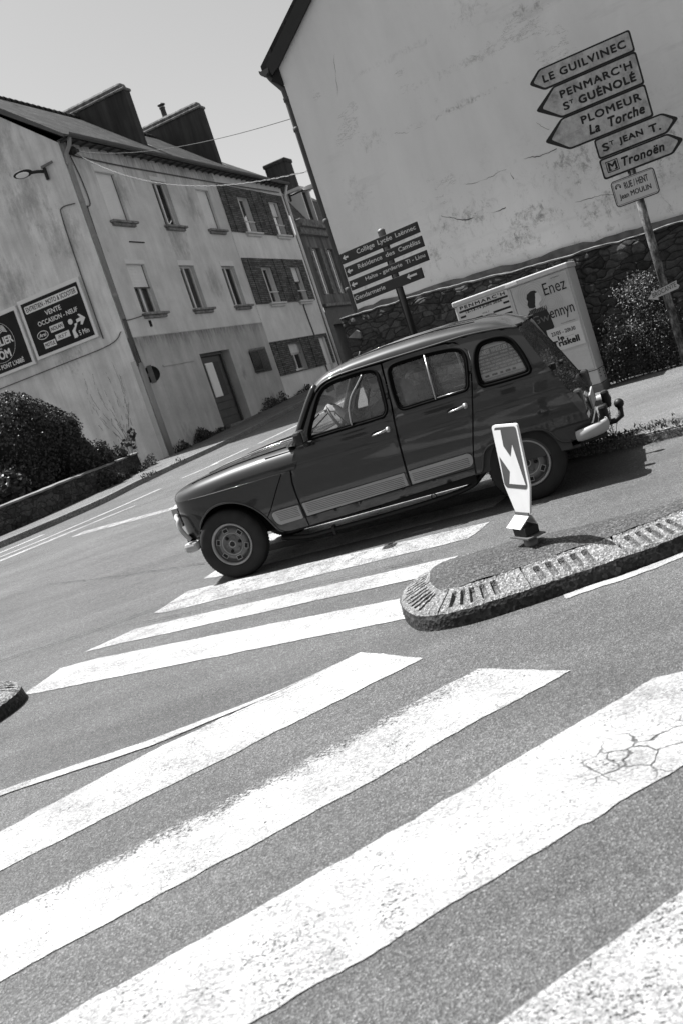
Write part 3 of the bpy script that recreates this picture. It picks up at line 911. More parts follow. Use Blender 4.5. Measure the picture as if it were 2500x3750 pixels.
# conduits stapled along the walls
m = MB()
m.tube(smooth_curve([(.34, -.03, 9.95), (.5, -.03, 9.3), (.52, -.03, 8.6), (.2, -.03, 8.5)], 5), .018, 6)
m.tube(smooth_curve([(.3, -.03, 8.5), (.26, -.03, 7.0), (.24, -.03, 5.0), (.22, -.05, 3.9)], 5), .02, 6)
m.tube(smooth_curve([(.0-.03, .12, 8.62), (-.03, .55, 8.66), (-.03, .66, 8.4), (-.03, .7, 7.0), (-.03, .72, 4.9)], 6), .016, 6)
m.tube(smooth_curve([(-.03, 5.5, 4.62), (-.03, 2.5, 4.64), (-.03, .6, 4.67), (-.03, .1, 4.9)], 6), .014, 6)
m.tube(smooth_curve([(.5, -.03, 9.98), (3, -.03, 9.94), (6, -.03, 9.96), (9.2, -.03, 9.98), (13, -.06, 10.03), (16, -.06, 10.08)], 5), .02, 6)
m.tube(smooth_curve([(.1, -.03, 5.17), (.6, -.03, 5.2), (1.3, -.03, 5.28)], 4), .014, 6)
m.tube(smooth_curve([(14.9, -.03, 5.3), (14.6, -.03, 5.2), (14.6, -.03, 4.6), (14.75, -.03, 3.4), (14.8, -.06, 2.2)], 5), .03, 6)
m.build('conduit', M_DPIPE, house)
m = MB()
m.ell((.34, -.14, 10.05), (.16, .14, .12)); m.tube(smooth_curve([(.3, -.05, 10.05), (.22, -.12, 10.28), (.36, -.14, 10.3), (.4, -.1, 10.1)], 6), .016, 6)
m.tube([(.34, 0, 10.05), (.34, -.22, 10.05)], .03, 8); m.tube([(.2, -.16, 9.98), (.55, -.2, 10.06)], .05, 8)
m.build('cable_bracket', M_BLACK, house)
m = MB(); m.box((1.52, -.035, 4.93), (1.62, -.0, 5.12)); m.box((2.0, -.03, 7.52), (2.9, -.005, 7.55)); m.build('vent', M_DARK, house)

# ------------------------------------------------------------------ stone house with the mansard roof further up the street
h2 = thing('townhouse', 'dark stone town house with mansard roof half hidden behind the right wall', 'house', (CPX, CPY, 0), BANG)
M_STONE_F = render_mat('stained_stone', .20, .03, .7)
ow = [(17.95, 18.95, 5.6, 7.75), (20.0, 21.0, 5.6, 7.75), (21.9, 22.9, 5.6, 7.75)]
m = MB(); wall_holes(m, 17.0, 24.0, 5.05, 8.3, ow, .02, .22); m.add([(17.0, .02, .4), (17.0, 6, .4), (17, 6, 10.3), (17, .02, 8.3)], [(0, 1, 2, 3)]); m.build('wall', M_STONE_F, h2)
m = MB(); wall_holes(m, 17.0, 24.0, .4, 5.0, [(17.6, 20.4, 1.9, 4.2), (21, 22, 1.9, 4.2)], .0, .22); m.box((17.2, .5, .4), (23.8, .55, 4.9)); m.build('shop_front', M_DOOR, h2)
for h in ow:
    window(h2, h[0]+.05, h[1]-.05, h[2], h[3], .2, True, 0)
    for a_, b_ in ((h[0]-.3, h[0]-.03), (h[1]+.03, h[1]+.3)):
        m = MB(); m.box((a_, -.03, h[2]), (b_, .018, h[3]+.0)); m.build('window_surround', M_CAP, h2)
m = MB(); m.bbox((16.95, -.28, 8.62), (24.1, .1, 8.95), .03); m.bbox((16.98, -.14, 8.3), (24.05, .1, 8.62), .02); m.bbox((16.98, -.16, 5.0), (24.05, .05, 5.14), .02); m.build('cornice', M_CAP, h2)
m = MB(); slope(m, 16.9, 24.1, -.05, 8.95, .75, 10.45, .1); slope(m, 16.9, 24.1, .75, 10.46, 3.2, 12.75, .1); slope(m, 16.9, 24.1, 6.3, 10.4, 3.2, 12.75, .1); rf2 = m.build('roof', M_SLATE2, h2, normals=True)
m = MB(); m.box((18.6, -.12, 9.0), (18.72, .6, 10.4)); m.box((19.7, -.12, 9.0), (19.82, .6, 10.4)); m.box((18.5, -.2, 10.4), (19.92, .6, 10.52)); dm = m.build('dormer', M_WHITE, h2)
m = MB(); m.box((18.72, .05, 9.0), (19.7, .08, 10.4)); m.build('pane', M_GLASS, dm)
m = MB(); m.bbox((19.5, .45, 10.2), (20.4, 1.5, 12.0), .02); ch = m.build('chimney', M_CHIM, h2)
m = MB(); m.bbox((19.45, .40, 12.0), (20.45, 1.55, 12.18), .04); m.build('chimney_cap', M_CHIM, ch)

# lamps on the walls
def wall_lamp(x, y, z, ang, label, L=1.0):
    t = thing('street_lamp', label, 'street lamp', mat=Matrix.Translation((CPX, CPY, 0)) @ Matrix.Rotation(BANG, 4, 'Z') @ Matrix.Translation((x, y, z)) @ Matrix.Rotation(ang, 4, 'Z'))
    # local +x points away from the wall along the arm
    m = MB(); m.tube([(.06, 0, 0), (.40*L, 0, .05), (.75*L, 0, .08)], .045, 10); m.build('arm', M_BLACK, t)
    m = MB(); m.bbox((0, -.05, -.24), (.09, .05, .10), .015); m.build('bracket', M_BLACK, t)
    m = MB(); m.ell((1.05*L, 0, .10), (.44*L, .22*L, .045), 20, 10, Matrix.Rotation(rad(38), 3, 'X')); m.build('lamp_head', M_BLACK, t)
    m = MB(); m.ell((1.08*L, .016, .078), (.31*L, .155*L, .03), 20, 10, Matrix.Rotation(rad(38), 3, 'X')); m.build('lamp_lens', M_SHUT, t)
    return t
t = wall_lamp(-.03, .62, 9.74, rad(116), 'dark oval street lamp on the gable beside the grey downpipe', .62)
m = MB(); m.box((-.30, .02, .10), (.12, .045, .17)); m.xf(Matrix.Rotation(rad(-30), 4, 'Z')); m.build('wall_strut', M_METAL, t)
wall_lamp(17.1, -.02, 10.0, rad(-62), 'small street lamp on the far end of the street front', 1.1)

# disc sign seen from its back at the corner
t = thing('traffic_sign', 'round traffic sign seen from behind on the corner pipe', 'traffic sign', mat=Matrix.Translation((CPX, CPY, 0)) @ Matrix.Rotation(BANG, 4, 'Z') @ Matrix.Translation((.36, -.16, 3.52)) @ Matrix.Rotation(rad(-62), 4, 'Z'))
m = MB(); m.lathe([(0, .0), (.23, .0), (.24, -.02), (.24, .025), (.23, .02), (.0, .02)], 40, 'Y', (0, 0, 0)); m.build('disc', M_BLACK, t)
m = MB(); m.box((-.07, -.05, -.26), (.07, -.022, .26)); m.box((-.36, -.06, -.05), (.06, -.024, .05)); m.build('bracket', M_METAL, t)

# ------------------------------------------------------------------ billboards on the gable
M_PANEL_BK = plain('black_print', .005, .7, .15, 3)
M_PANEL_WH = plain('white_print', .66, .5, .05, 2)
M_PANEL_GR = plain('grey_print', .28, .5, .05, 2)
GAB = Matrix.Translation((CPX, CPY, 0)) @ Matrix.Rotation(BANG, 4, 'Z') @ Matrix.Rotation(rad(-90), 4, 'Z')   # local x to the right, -y off the gable
def board(x0, x1, z0, z1, label):
    t = thing('billboard', label, 'billboard', mat=GAB @ Matrix.Translation((x0, 0, z0)))
    W_, H_ = x1-x0, z1-z0
    m = MB(); m.bbox((0, -.09, 0), (W_, -.012, H_), .01); m.build('frame', M_PANEL_WH, t)
    m = MB(); m.box((.09, -.0935, .09), (W_-.09, -.0905, H_-.12)); m.build('face', M_PANEL_BK, t)
    return t, W_, H_
t, W_, H_ = board(-3.02, -.8, 4.99, 6.76, 'black billboard lettered entretien moto and scooter on the gable')
m = MB()
poly2d(m, rrect(.17, W_-.16, 1.33, 1.55, .04), -.0945)
m2 = MB(); put2d(m2, text2d('ENTRETIEN - MOTO & SCOOTER', (.22, W_-.21, 1.375, 1.51), .012), -.096)
put2d(m, text2d('VENTE', (.80, 1.36, 1.10, 1.235), .014), -.0945)
put2d(m, text2d('OCCASION - NEUF', (.44, 1.86, .88, 1.01), .014), -.0945)
put2d(m, text2d('à 5 Min', (1.54, 2.0, .22, .36), .01), -.0945)
# rider arrow
poly2d(m, [(1.50+.08*math.cos(a), .68+.08*math.sin(a)) for a in [k*math.pi/10 for k in range(20)]], -.0945)
poly2d(m, [(1.46, .20), (1.57, .20), (1.57, .40), (1.70, .56), (1.70, .68), (1.86, .70), (1.80, .80), (1.86, .80), (2.02, .64), (1.86, .48), (1.80, .50), (1.84, .60), (1.60, .58), (1.60, .52), (1.46, .42)], -.0945)
# marque plates
poly2d(m, [(.47+.20*math.cos(a), .62+.125*math.sin(a)) for a in [k*math.pi/14 for k in range(28)]], -.0945)
poly2d(m2, [(.47+.18*math.cos(a), .62+.105*math.sin(a)) for a in [k*math.pi/14 for k in range(28)]], -.0955)
put2d(m, text2d('Arai', (.34, .60, .575, .675), .02, .2), -.0965)
poly2d(m, [(.77, .585), (1.25, .585), (1.25, .775), (.77, .775)], -.0945)
put2d(m2, text2d('NOLAN', (.80, 1.22, .63, .735), .02, .15), -.0955)
poly2d(m, [(.40, .22), (.82, .22), (.82, .40), (.40, .40)], -.0945)
put2d(m2, text2d('MOTUL', (.43, .79, .26, .365), .02, .15), -.0955)
poly2d(m, [(.86, .31), (1.36, .31), (1.36, .49), (.86, .49)], -.0945)
put2d(m2, text2d('RST', (.94, 1.28, .35, .45), .0, .3), -.0955)
m.build('white_lettering', M_PANEL_WH, t); m2.build('black_lettering', M_PANEL_BK, t)
t, W_, H_ = board(-5.4, -3.12, 4.93, 6.70, 'black workshop billboard cut by the left photo edge')
m = MB(); m2 = MB()
cx, cz = 1.28, .95
ring = [(cx+.60*math.cos(a), cz+.60*math.sin(a)) for a in [k*math.pi/30 for k in range(61)]]
for (a, b), (a2, b2) in zip(ring, ring[1:]):
    f_ = .985
    m.add([(a, -.0945, b), (a2, -.0945, b2), (cx+(a2-cx)*f_, -.0945, cz+(b2-cz)*f_), (cx+(a-cx)*f_, -.0945, cz+(b-cz)*f_)], [(0, 1, 2, 3)])
put2d(m, text2d("L'ATELIER", (.70, 1.82, .84, 1.06), .03), -.0945)
put2d(m, text2d('de', (1.22, 1.34, .74, .80), .01), -.0945)
put2d(m, text2d('TOM', (.98, 1.58, .46, .70), .03), -.0945)
put2d(m, text2d('Menhir - PONT L\'ABBÉ', (.55, 1.95, .18, .34), .012), -.0945)
for k in range(5):
    x = 1.40+k*.015; z = 1.38-k*.045
    poly2d(m, [(x-.05, z-.02), (x+.10, z+.045), (x+.26, z-.02), (x+.26, z-.045), (x+.10, z+.02), (x-.05, z-.045)], -.0945)
poly2d(m, [(1.05, 1.45), (1.09, 1.46), (1.42, 1.15), (1.40, 1.13)], -.0945)
m.build('white_lettering', M_PANEL_WH, t)
# aerial on the ridge
t = thing('roof_aerial', 'thin aerial rod on the tiled ridge at left', 'aerial', mat=Matrix.Translation((CPX, CPY, 0)) @ Matrix.Rotation(BANG, 4, 'Z') @ Matrix.Translation((2.6, 3.0, 13.15)))
m = MB(); m.tube([(0, 0, 0), (0, 0, .95)], .018, 6); m.build('rod', M_BLACK, t)
m = MB(); m.ell((0, 0, .92), (.05, .05, .035), 8, 6); m.box((-.08, -.012, .8), (.08, .012, .825)); m.build('tip', M_BLACK, t)
# ------------------------------------------------------------------ right hand side: gable house, rubble wall, cabinet
RX, RY, RZ = 3.290, 11.394, .490
RANG = math.atan2(-.4871, .8734)
def rmat(x=0, y=0, z=0): return Matrix.Translation((RX, RY, RZ)) @ Matrix.Rotation(RANG, 4, 'Z') @ Matrix.Translation((x, y, z))
def rw(x, y, z): return rmat() @ Vector((x, y, z))
def gable_mat():
    a = N('gable_render')
    st = a.ramp(a.noise(1.0, 6, .6, co=a.map((2.2, 2.2, .5)), dist=.3), [(.35, 1.02), (.7, .92)])
    bl = a.ramp(a.noise(.5, 6, .62), [(.3, .93), (.7, 1.04)])
    FLK = a.noise(9, 9, .86, co=a.map((1, 1, .8)), dist=.4)
    # damp and flaking that rises from the foot
    z = a.sep()[2]
    up = a.math('ADD', z, a.math('MULTIPLY', a.math('SUBTRACT', a.noise(.7, 4, .6), .5), 2.2))
    t = a.math('DIVIDE', a.math('SUBTRACT', up, 1.5), 1.9, True)
    d1 = a.noise(5.5, 9, .84, co=a.map((1.25, 1.25, .8)), dist=.5)
    g1 = a.ramp(d1, [(.34, .55), (.47, 1.0)])
    f = a.math('MULTIPLY', a.math('MULTIPLY', st, bl), a.mix(t, g1, 1.0))
    # a few scabs and hairline cracks everywhere
    sp = a.ramp(a.noise(11, 7, .8), [(.685, 1.0), (.73, .35)])
    k = a.ramp(a.noise(.6, 2), [(.50, 0.0), (.60, .8)])
    f = a.math('MULTIPLY', f, a.math('MAXIMUM', sp, a.math('SUBTRACT', 1, k)))
    e = a.voro(.55, 'DISTANCE_TO_EDGE', co=a.map((1, 1, 1.4)))
    nz = a.noise(2.2, 6, .7)
    e2 = a.ramp(a.math('ABSOLUTE', a.math('SUBTRACT', a.noise(.9, 9, .72, co=a.map((.7, .7, 2.6))), .5)), [(0.0, .3), (.0028, 1.0)])
    kk = a.ramp(a.noise(1.1, 3), [(.36, 0.0), (.40, 1.0)])
    kk = a.math('MAXIMUM', kk, 0.0)
    f = a.math('MULTIPLY', f, a.math('MAXIMUM', e2, kk))
    # scabs, scuffs and rust spots where the plaster has failed
    for (cx_, cz_, rx_, rz_, k_) in ((3.2, 4.45, .45, .14, .55), (2.62, 4.75, .35, .3, .75), (2.15, 3.77, .55, .05, .6), (.9, 3.85, .35, .2, .75), (.5, 3.3, .3, .35, .8), (2.5, 4.22, 1.3, .09, .72), (1.6, 4.66, 1.2, .08, .84), (2.1, 3.8, 1.3, .06, .76), (3.4, 2.65, .7, .35, .5), (3.5, 2.05, .6, .25, .45), (2.6, 2.2, .5, .25, .45), (1.8, 2.5, .6, .22, .5), (1.3, 2.25, .4, .2, .6), (2.3, 1.98, .6, .18, .45), (4.2, 2.4, .8, .5, .5), (.9, 2.5, .5, .3, .8)):
        x_ = a.math('DIVIDE', a.math('SUBTRACT', a.sep()[0], cx_), rx_); z_ = a.math('DIVIDE', a.math('SUBTRACT', a.sep()[2], cz_), rz_)
        d_ = a.math('ADD', a.math('MULTIPLY', x_, x_), a.math('MULTIPLY', z_, z_))
        t_ = a.math('SUBTRACT', 1, a.math('MULTIPLY', d_, .5), True)
        g_ = a.math('ADD', a.math('MULTIPLY', t_, .55), a.math('MULTIPLY', a.math('SUBTRACT', FLK, .5), 1.9))
        f = a.math('MULTIPLY', f, a.ramp(g_, [(.50, 1.0), (.72, k_)]))
    # horizontal damp bands
    hb = a.ramp(a.noise(.8, 5, .7, co=a.map((.35, .35, 1.6))), [(.56, 1.0), (.68, .82)])
    f = a.math('MULTIPLY', f, hb)
    c = a.math('MULTIPLY', f, .70)
    return a.done(a.bsdf(c, .92, a.bump(a.math('ADD', a.noise(30, 5, .7), a.math('MULTIPLY', a.noise(2.5, 3), 1.5)), .3, .012), .2))
M_GABLE = gable_mat()
gh = thing('gable_house', 'tall house with blank stained gable wall rising behind the rubble wall', 'house', mat=rmat(-3.07, .95, 0))
m = MB()
EZ = 5.2; RDG = EZ+.753*4.6
pts = [(0, -.4), (9.2, -.4), (9.2, EZ), (4.6, RDG), (0, EZ)]
nn = 24
poly = [Vector(p) for p in pts]
m.add([(x, 0, z) for x, z in pts], [(0, 1, 2, 3, 4)])
m.add([(0, 0, -.4), (0, 10, -.4), (0, 10, EZ), (0, 0, EZ)], [(0, 3, 2, 1)])
m.add([(9.2, 0, -.4), (9.2, 10, -.4), (9.2, 10, EZ), (9.2, 0, EZ)], [(0, 1, 2, 3)])
m.add([(x, 10, z) for x, z in pts], [(4, 3, 2, 1, 0)])
m.build('wall', M_GABLE, gh)
M_HAIR_CR = plain('plaster_crack', .06, .95, .4, 9)
def wall_crack(pts, wd, seed):
    P = smooth_curve(pts, 14); m = MB()
    for i in range(len(P)-1):
        a_, b_ = P[i], P[i+1]; t_ = (b_-a_).normalized(); q = Vector((-t_.y, t_.x))
        def off(p, k): return p+q*(.022*noise.noise((p.x*7, p.y*7, seed))+.010*noise.noise((p.x*31, p.y*31, seed)))
        w1 = wd*max(.0, .35+1.3*noise.noise((a_.x*5, a_.y*5, seed+3))); w2 = wd*max(.0, .35+1.3*noise.noise((b_.x*5, b_.y*5, seed+3)))
        A, B = off(a_, i), off(b_, i+1)
        m.add([((A+q*w1).x, -.002, (A+q*w1).y), ((A-q*w1).x, -.002, (A-q*w1).y), ((B-q*w2).x, -.002, (B-q*w2).y), ((B+q*w2).x, -.002, (B+q*w2).y)], [(0, 1, 2, 3)])
    m.build('plaster_crack', M_HAIR_CR, gh)
for i, (P_, wd) in enumerate((([(1.89, 2.88), (2.05, 2.86), (2.28, 2.85), (2.48, 2.87)], .010), ([(1.33, 2.89), (1.50, 2.88)], .012), ([(1.25, 3.82), (1.46, 3.75), (1.63, 3.76)], .007), ([(1.52, 2.65), (1.73, 2.51), (2.03, 2.46), (2.34, 2.43)], .010), ([(2.52, 2.81), (2.54, 2.72)], .010), ([(.84, 5.14), (.75, 4.85), (.66, 4.53)], .004), ([(2.98, 3.23), (3.11, 3.1)], .008), ([(2.72, 2.89), (2.92, 2.86), (3.13, 2.85)], .008), ([(3.16, 2.2), (3.57, 2.13), (3.65, 2.02)], .010))):
    wall_crack(P_, wd*.62, i*3)
m = MB()
m2 = MB(); prev = []
zt = []
for k in range(73):
    x = k*.13
    zt.append((x, interp([(0, 1.90), (.5, 1.90), (1.0, 1.86), (1.7, 1.81), (2.8, 1.72), (4.3, 1.62), (9.2, 1.45)], x)+.045*noise.noise((x*1.9, 4, 0))+.03*noise.noise((x*6, 1, 0))))
m.prism([(0, -.4), (9.2, -.4)] + zt[::-1], -.035, -.003)
m.build('wall_base', plain('bare_render', .12, .95, .4, 7, bump=.6), gh)
m = MB()
def rslope(m, xa, za, xb, zb, y0, y1, t=.14):
    m.add([(xa, y0, za), (xb, y0, zb), (xb, y1, zb), (xa, y1, za), (xa, y0, za+t), (xb, y0, zb+t), (xb, y1, zb+t), (xa, y1, za+t)],
          [(0, 1, 2, 3), (7, 6, 5, 4), (0, 4, 5, 1), (2, 6, 7, 3), (0, 3, 7, 4), (1, 5, 6, 2)])
rslope(m, -.24, EZ-.02, 4.6, RDG+.06, -.02, 10.2); rslope(m, 9.44, EZ-.02, 4.6, RDG+.06, -.02, 10.2)
m.build('roof', M_SLATE2, gh, normals=True)
# verge boards: broad dark planks along the gable slopes
m = MB()
m.prism([(-.145, 5.29), (-.10, 5.14), (.03, 5.21), (4.6, RDG-.02), (4.6, RDG+.22)], -.055, -.02)
m.prism([(9.34, 5.29), (9.30, 5.14), (9.17, 5.21), (4.6, RDG-.02), (4.6, RDG+.22)], -.0555, -.02)
m.build('verge_board', plain('dark_slate_board', .022, .7, .15, 3), gh)
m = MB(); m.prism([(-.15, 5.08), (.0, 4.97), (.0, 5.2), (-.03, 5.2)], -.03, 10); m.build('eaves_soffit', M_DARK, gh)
m = MB(); rows = []
for y in (-.06, 3, 6, 10.1):
    rows.append([(-.195+.075*math.cos(a), y, 5.245+.075*math.sin(a)) for a in [math.pi*.9+k*math.pi*1.1/9 for k in range(10)]])
m.grid(rows); m.prism([(-.27, 5.25), (-.24, 5.19), (-.195, 5.168), (-.13, 5.2), (-.12, 5.25)], -.064, -.058)
m.build('gutter', M_DPIPE, gh)
m = MB(); m.tube(smooth_curve([(-.19, .03, 5.19), (-.16, .03, 5.12), (-.07, .03, 4.98), (-.04, .03, 4.9), (-.038, .03, 4.6)], 4)+[Vector((-.038, .03, 1.0))], .042, 12)
for z in (4.8, 4.4, 3.15, 2.2): m.lathe([(.043, -.03), (.052, -.025), (.052, .025), (.043, .03)], 12, 'Z', (-.038, .03, z))
m.build('downpipe', plain('painted_downpipe', .06, .55, .25, 6), gh)

# rubble wall
def rubble_mat(name, lo, hi, scale=3.0):
    a = N(name)
    nz = a.n('ShaderNodeTexNoise'); a.put(nz.inputs['Vector'], a.co); nz.inputs['Scale'].default_value = 3
    s1 = a.n('ShaderNodeVectorMath', operation='SCALE'); a.put(s1.inputs[0], nz.outputs['Color']); s1.inputs['Scale'].default_value = .4
    s2 = a.n('ShaderNodeVectorMath', operation='ADD'); a.put(s2.inputs[0], a.map((1, 1, 2.2))); a.put(s2.inputs[1], s1.outputs[0])
    e = a.voro(scale, 'DISTANCE_TO_EDGE', co=s2.outputs[0])
    cc = a.voro(scale, 'F1', co=s2.outputs[0], out='Color')
    g = a.n('ShaderNodeRGBToBW'); a.put(g.inputs[0], cc)
    stone = a.ramp(g.outputs[0], [(.1, lo), (.9, hi)])
    stone = a.math('MULTIPLY', stone, a.ramp(a.noise(11, 8, .82), [(.3, .35), (.7, 1.6)]))
    lich = a.ramp(a.noise(10, 7, .8), [(.57, 1.0), (.70, 4.0)])
    lw_ = a.ramp(a.noise(1.2, 3), [(.45, 0.0), (.6, 1.0)])
    stone = a.math('MULTIPLY', stone, a.mix(lw_, 1.0, lich))
    j = a.ramp(e, [(.015, .42), (.07, 1.0)])
    col = a.math('MULTIPLY', stone, j)
    h = a.math('ADD', a.ramp(e, [(0, 0), (.16, 1)]), a.math('MULTIPLY', a.noise(22, 5, .7), .5))
    return a.done(a.bsdf(col, .95, a.bump(h, .8, .02), .15))
M_RUBBLE = rubble_mat('rubble_stone', .03, .085, 5.6)
M_RUBBLE2 = rubble_mat('rubble_stone_left', .02, .06, 4.0)
rwl = thing('stone_wall', 'dark rubble stone wall behind the grey utility cabinet', 'wall', mat=rmat(0, .6, 0))
TOP = [(-3.18, 1.84), (-2.04, 1.777), (-1.02, 1.68), (-.465, 1.63), (.146, 1.58), (1.24, 1.53), (3, 1.45), (7, 1.3)]
def rough_wall(x0, x1, y0, y1, top, bot, amp=.014, step=.075):
    m = MB(); n = int((x1-x0)/step); rows = []
    for i in range(n+1):
        x = x0+(x1-x0)*i/n; zt_ = interp(top, x)+.022*noise.noise((x*3.1, 0, 3))+.014*noise.noise((x*9, 0, 3))
        zb_ = interp(bot, x) if isinstance(bot, list) else bot
        k = 18; row = []
        for j in range(k+1):
            z = zb_+(zt_-zb_)*j/k
            row.append((x, y0+amp*noise.noise((x*3.2, z*5, 1))+amp*.6*noise.noise((x*8, z*10, 5)), z))
        row += [(x, y0+.05, zt_+.012), (x, (y0+y1)/2, zt_+.02*noise.noise((x*5, 2, 8))+.01), (x, y1-.04, zt_), (x, y1, zb_)]
        rows.append(row)
    m.grid(rows, smooth=True)
    for R in (rows[0], rows[-1]): m.add(R, [tuple(range(len(R)))])
    return m
rough_wall(-3.18, 7, 0, .34, TOP, -.5).build('masonry', M_RUBBLE, rwl, normals=True)
m = MB(); rows = []
for i in range(150):
    x = -3.19+i*10.18/149; z = interp(TOP, x)+.022*noise.noise((x*3.1, 0, 3))+.014*noise.noise((x*9, 0, 3))
    j = .012*noise.noise((x*14, 2, 0))
    q = .010*max(-.9, min(1, 2.2*noise.noise((x*2.1, 7, 1))))
    rows.append([(x, -.008+j, z-.01), (x, -.010+j, z+.006+q), (x, .02, z+.016+q+j*.4), (x, .3, z+.016), (x, .36, z+.0)])
m.grid(rows, False); m.build('coping', plain('mossy_coping', .11, .95, .6, 9, bump=.5), rwl, normals=True)
m = MB(); m.prism([(-3.14, 1.57), (-2.98, 1.51), (-2.96, 1.52), (-2.965, 1.60), (-3.0, 1.63)], -.045, -.0); m.build('quoin', M_CAP, rwl)

# ------------------------------------------------------------------ utility cabinet
M_CAB = render_mat('cabinet_grp', .50, .2, .10)
M_CABD = plain('cabinet_groove', .03, .8, .2, 4)
cab = thing('utility_cabinet', 'grey roadside utility cabinet plastered with two posters behind the car', 'utility cabinet', mat=rmat(0, 0, 0))
m = MB(); m.bbox((-1.43, -.012, -.1), (.012, .40, .088), .012); m.build('plinth', M_CONC, cab)
m = MB(); m.bbox((-1.418, 0, .092), (-.001, .375, .25), .006); m.bbox((-1.418, .0, .258), (-.001, .375, 1.452), .006); m.build('body', M_CAB, cab)
m = MB(); m.box((-1.405, .012, .09), (-.014, .365, .27)); m.build('groove', M_CABD, cab)
for a_, b_ in ((-1.405, -.700), (-.692, -.022)):
    m = MB(); m.bbox((a_, -.012, .275), (b_, .004, 1.44), .005); m.build('door', M_CAB, cab)
m = MB(); m.bbox((-1.432, -.02, 1.453), (.013, .40, 1.516), .012); m.build('lid', M_CAB, cab)
m = MB(); m.box((-.74, -.026, 1.468), (-.60, -.0205, 1.498)); m.build('lid_catch', M_SHUT, cab)
m = MB()
for z in (.16, .20, .23):
    m.box((-.0, .06, z), (.004, .10, z+.012))
    m.box((-.0, .27, z), (.004, .31, z+.012))
m.build('side_vents', M_CABD, cab)
M_PW = plain('poster_white', .52, .7, .06, 6)
M_PG = plain('poster_grey', .42, .7, .10, 5)
M_PG2 = plain('poster_pattern', .36, .7, .08, 5)
M_PD = plain('poster_dark', .02, .7, .2, 6)
M_PM = plain('poster_mid', .10, .7, .25, 12)
# festival poster
fp = thing('poster', 'striped festival poster headed Penmarc\'h with a round emblem', 'poster', mat=rmat(0, -.0135, 0))
m = MB(); m.box((-1.375, -.002, .62), (-.735, .0, 1.452)); m.build('paper', M_PW, fp)
m = MB()
put2d(m, text2d("PENMARC'H", (-1.345, -.772, 1.402, 1.440), .035, 0, 1.25), -.003)
put2d(m, text2d('12-13-14 JUIN 2026', (-1.29, -.826, 1.335, 1.366), .03), -.003)
put2d(m, text2d('VOL.7', (-1.10, -1.01, 1.272, 1.287), .02), -.003)
ec, ez, er = -1.035, 1.085, .165
for z, x_a, x_b in ((1.383, -1.37, -.745), (1.320, -1.37, -.745), (1.255, -1.37, -.745), (1.19, -1.37, -.745), (1.125, -1.37, -.745), (1.06, -1.37, -.745), (.99, -1.37, -.745), (.92, -1.37, -.745), (.85, -1.37, -.745)):
    h = abs(z-.007-ez)
    segs = [(x_a, x_b)]
    if h < er+.01:
        d_ = math.sqrt((er+.012)**2-h*h); segs = [(x_a, ec-d_), (ec+d_, x_b)]
    if z == 1.320: segs = [(x_a, -1.30), (-.82, x_b), ] 
    for a_, b_ in segs: poly2d(m, [(a_, z-.018), (b_, z-.018), (b_, z+.006), (a_, z+.006)], -.003)
def ring2d(m, cx, cz, r0, r1, y, a0=0, a1=360, n=48):
    P = []
    for k in range(n):
        a = rad(a0+(a1-a0)*k/n); b = rad(a0+(a1-a0)*(k+1)/n)
        m.add([(cx+r0*math.cos(a), y, cz+r0*math.sin(a)), (cx+r1*math.cos(a), y, cz+r1*math.sin(a)), (cx+r1*math.cos(b), y, cz+r1*math.sin(b)), (cx+r0*math.cos(b), y, cz+r0*math.sin(b))], [(0, 1, 2, 3)])
ring2d(m, ec, ez, er-.007, er, -.003); ring2d(m, ec, ez, er-.014, er-.011, -.003)
ring2d(m, ec, ez, .085, .089, -.003)
ring2d(m, ec-.01, ez, .05, .064, -.003, 40, 200); ring2d(m, ec+.01, ez-.01, .03, .045, -.003, 30, 210); ring2d(m, ec+.02, ez-.02, .012, .02, -.003, 20, 220)
def arc_text(m, s, cx, cz, r, h, a0, a1, y):
    for i, ch in enumerate(s):
        if ch == ' ': continue
        a = rad(a0+(a1-a0)*i/(len(s)-1))
        vs, fs = text2d(ch, (-h*.36 if ch not in 'I' else -h*.1, h*.36 if ch not in 'I' else h*.1, 0, h), .02)
        ca, sa = math.cos(a-math.pi/2), math.sin(a-math.pi/2)
        m.add([(cx+r*math.cos(a)+v[0]*ca-v[1]*sa, y-(v[2] if len(v) > 2 else 0), cz+r*math.sin(a)+v[0]*sa+v[1]*ca) for v in vs], fs)
arc_text(m, 'FESTIVAL', ec, ez, .105, .034, 170, 22, -.003)
m.build('black_print', M_PD, fp)
# concert poster
cp = thing('poster', 'concert poster lettered Enez Gwennyn with a dark dressed figure', 'poster', mat=rmat(0, -.0135, 0))
m = MB(); m.box((-.66, -.002, .565), (-.022, .0, 1.436)); m.build('paper', M_PG, cp)
m = MB()
for cx, cz, r in ((-.28, 1.14, .13), (-.47, 1.30, .16), (-.14, 1.36, .10)):
    for k in range(5): ring2d(m, cx, cz, r*(.35+.16*k), r*(.40+.16*k), -.0026)
m.build('pale_pattern', M_PG2, cp)
m = MB()   # the figure: dress, collar, hair, profile
dress = [(-.585, .57), (-.60, .70), (-.632, .86), (-.60, .98), (-.585, 1.09), (-.535, 1.13), (-.47, 1.14), (-.40, 1.125), (-.355, 1.09), (-.335, 1.0), (-.325, .87), (-.35, .84), (-.38, .84), (-.38, .57)]
poly2d(m, dress, -.0032)
poly2d(m, [(-.50, 1.145), (-.545, 1.16), (-.555, 1.20), (-.535, 1.24), (-.545, 1.27), (-.525, 1.315), (-.475, 1.34), (-.43, 1.335), (-.405, 1.31), (-.425, 1.27), (-.45, 1.235), (-.455, 1.19), (-.47, 1.15)], -.0034)
m.build('dark_figure', M_PD, cp)
m = MB()
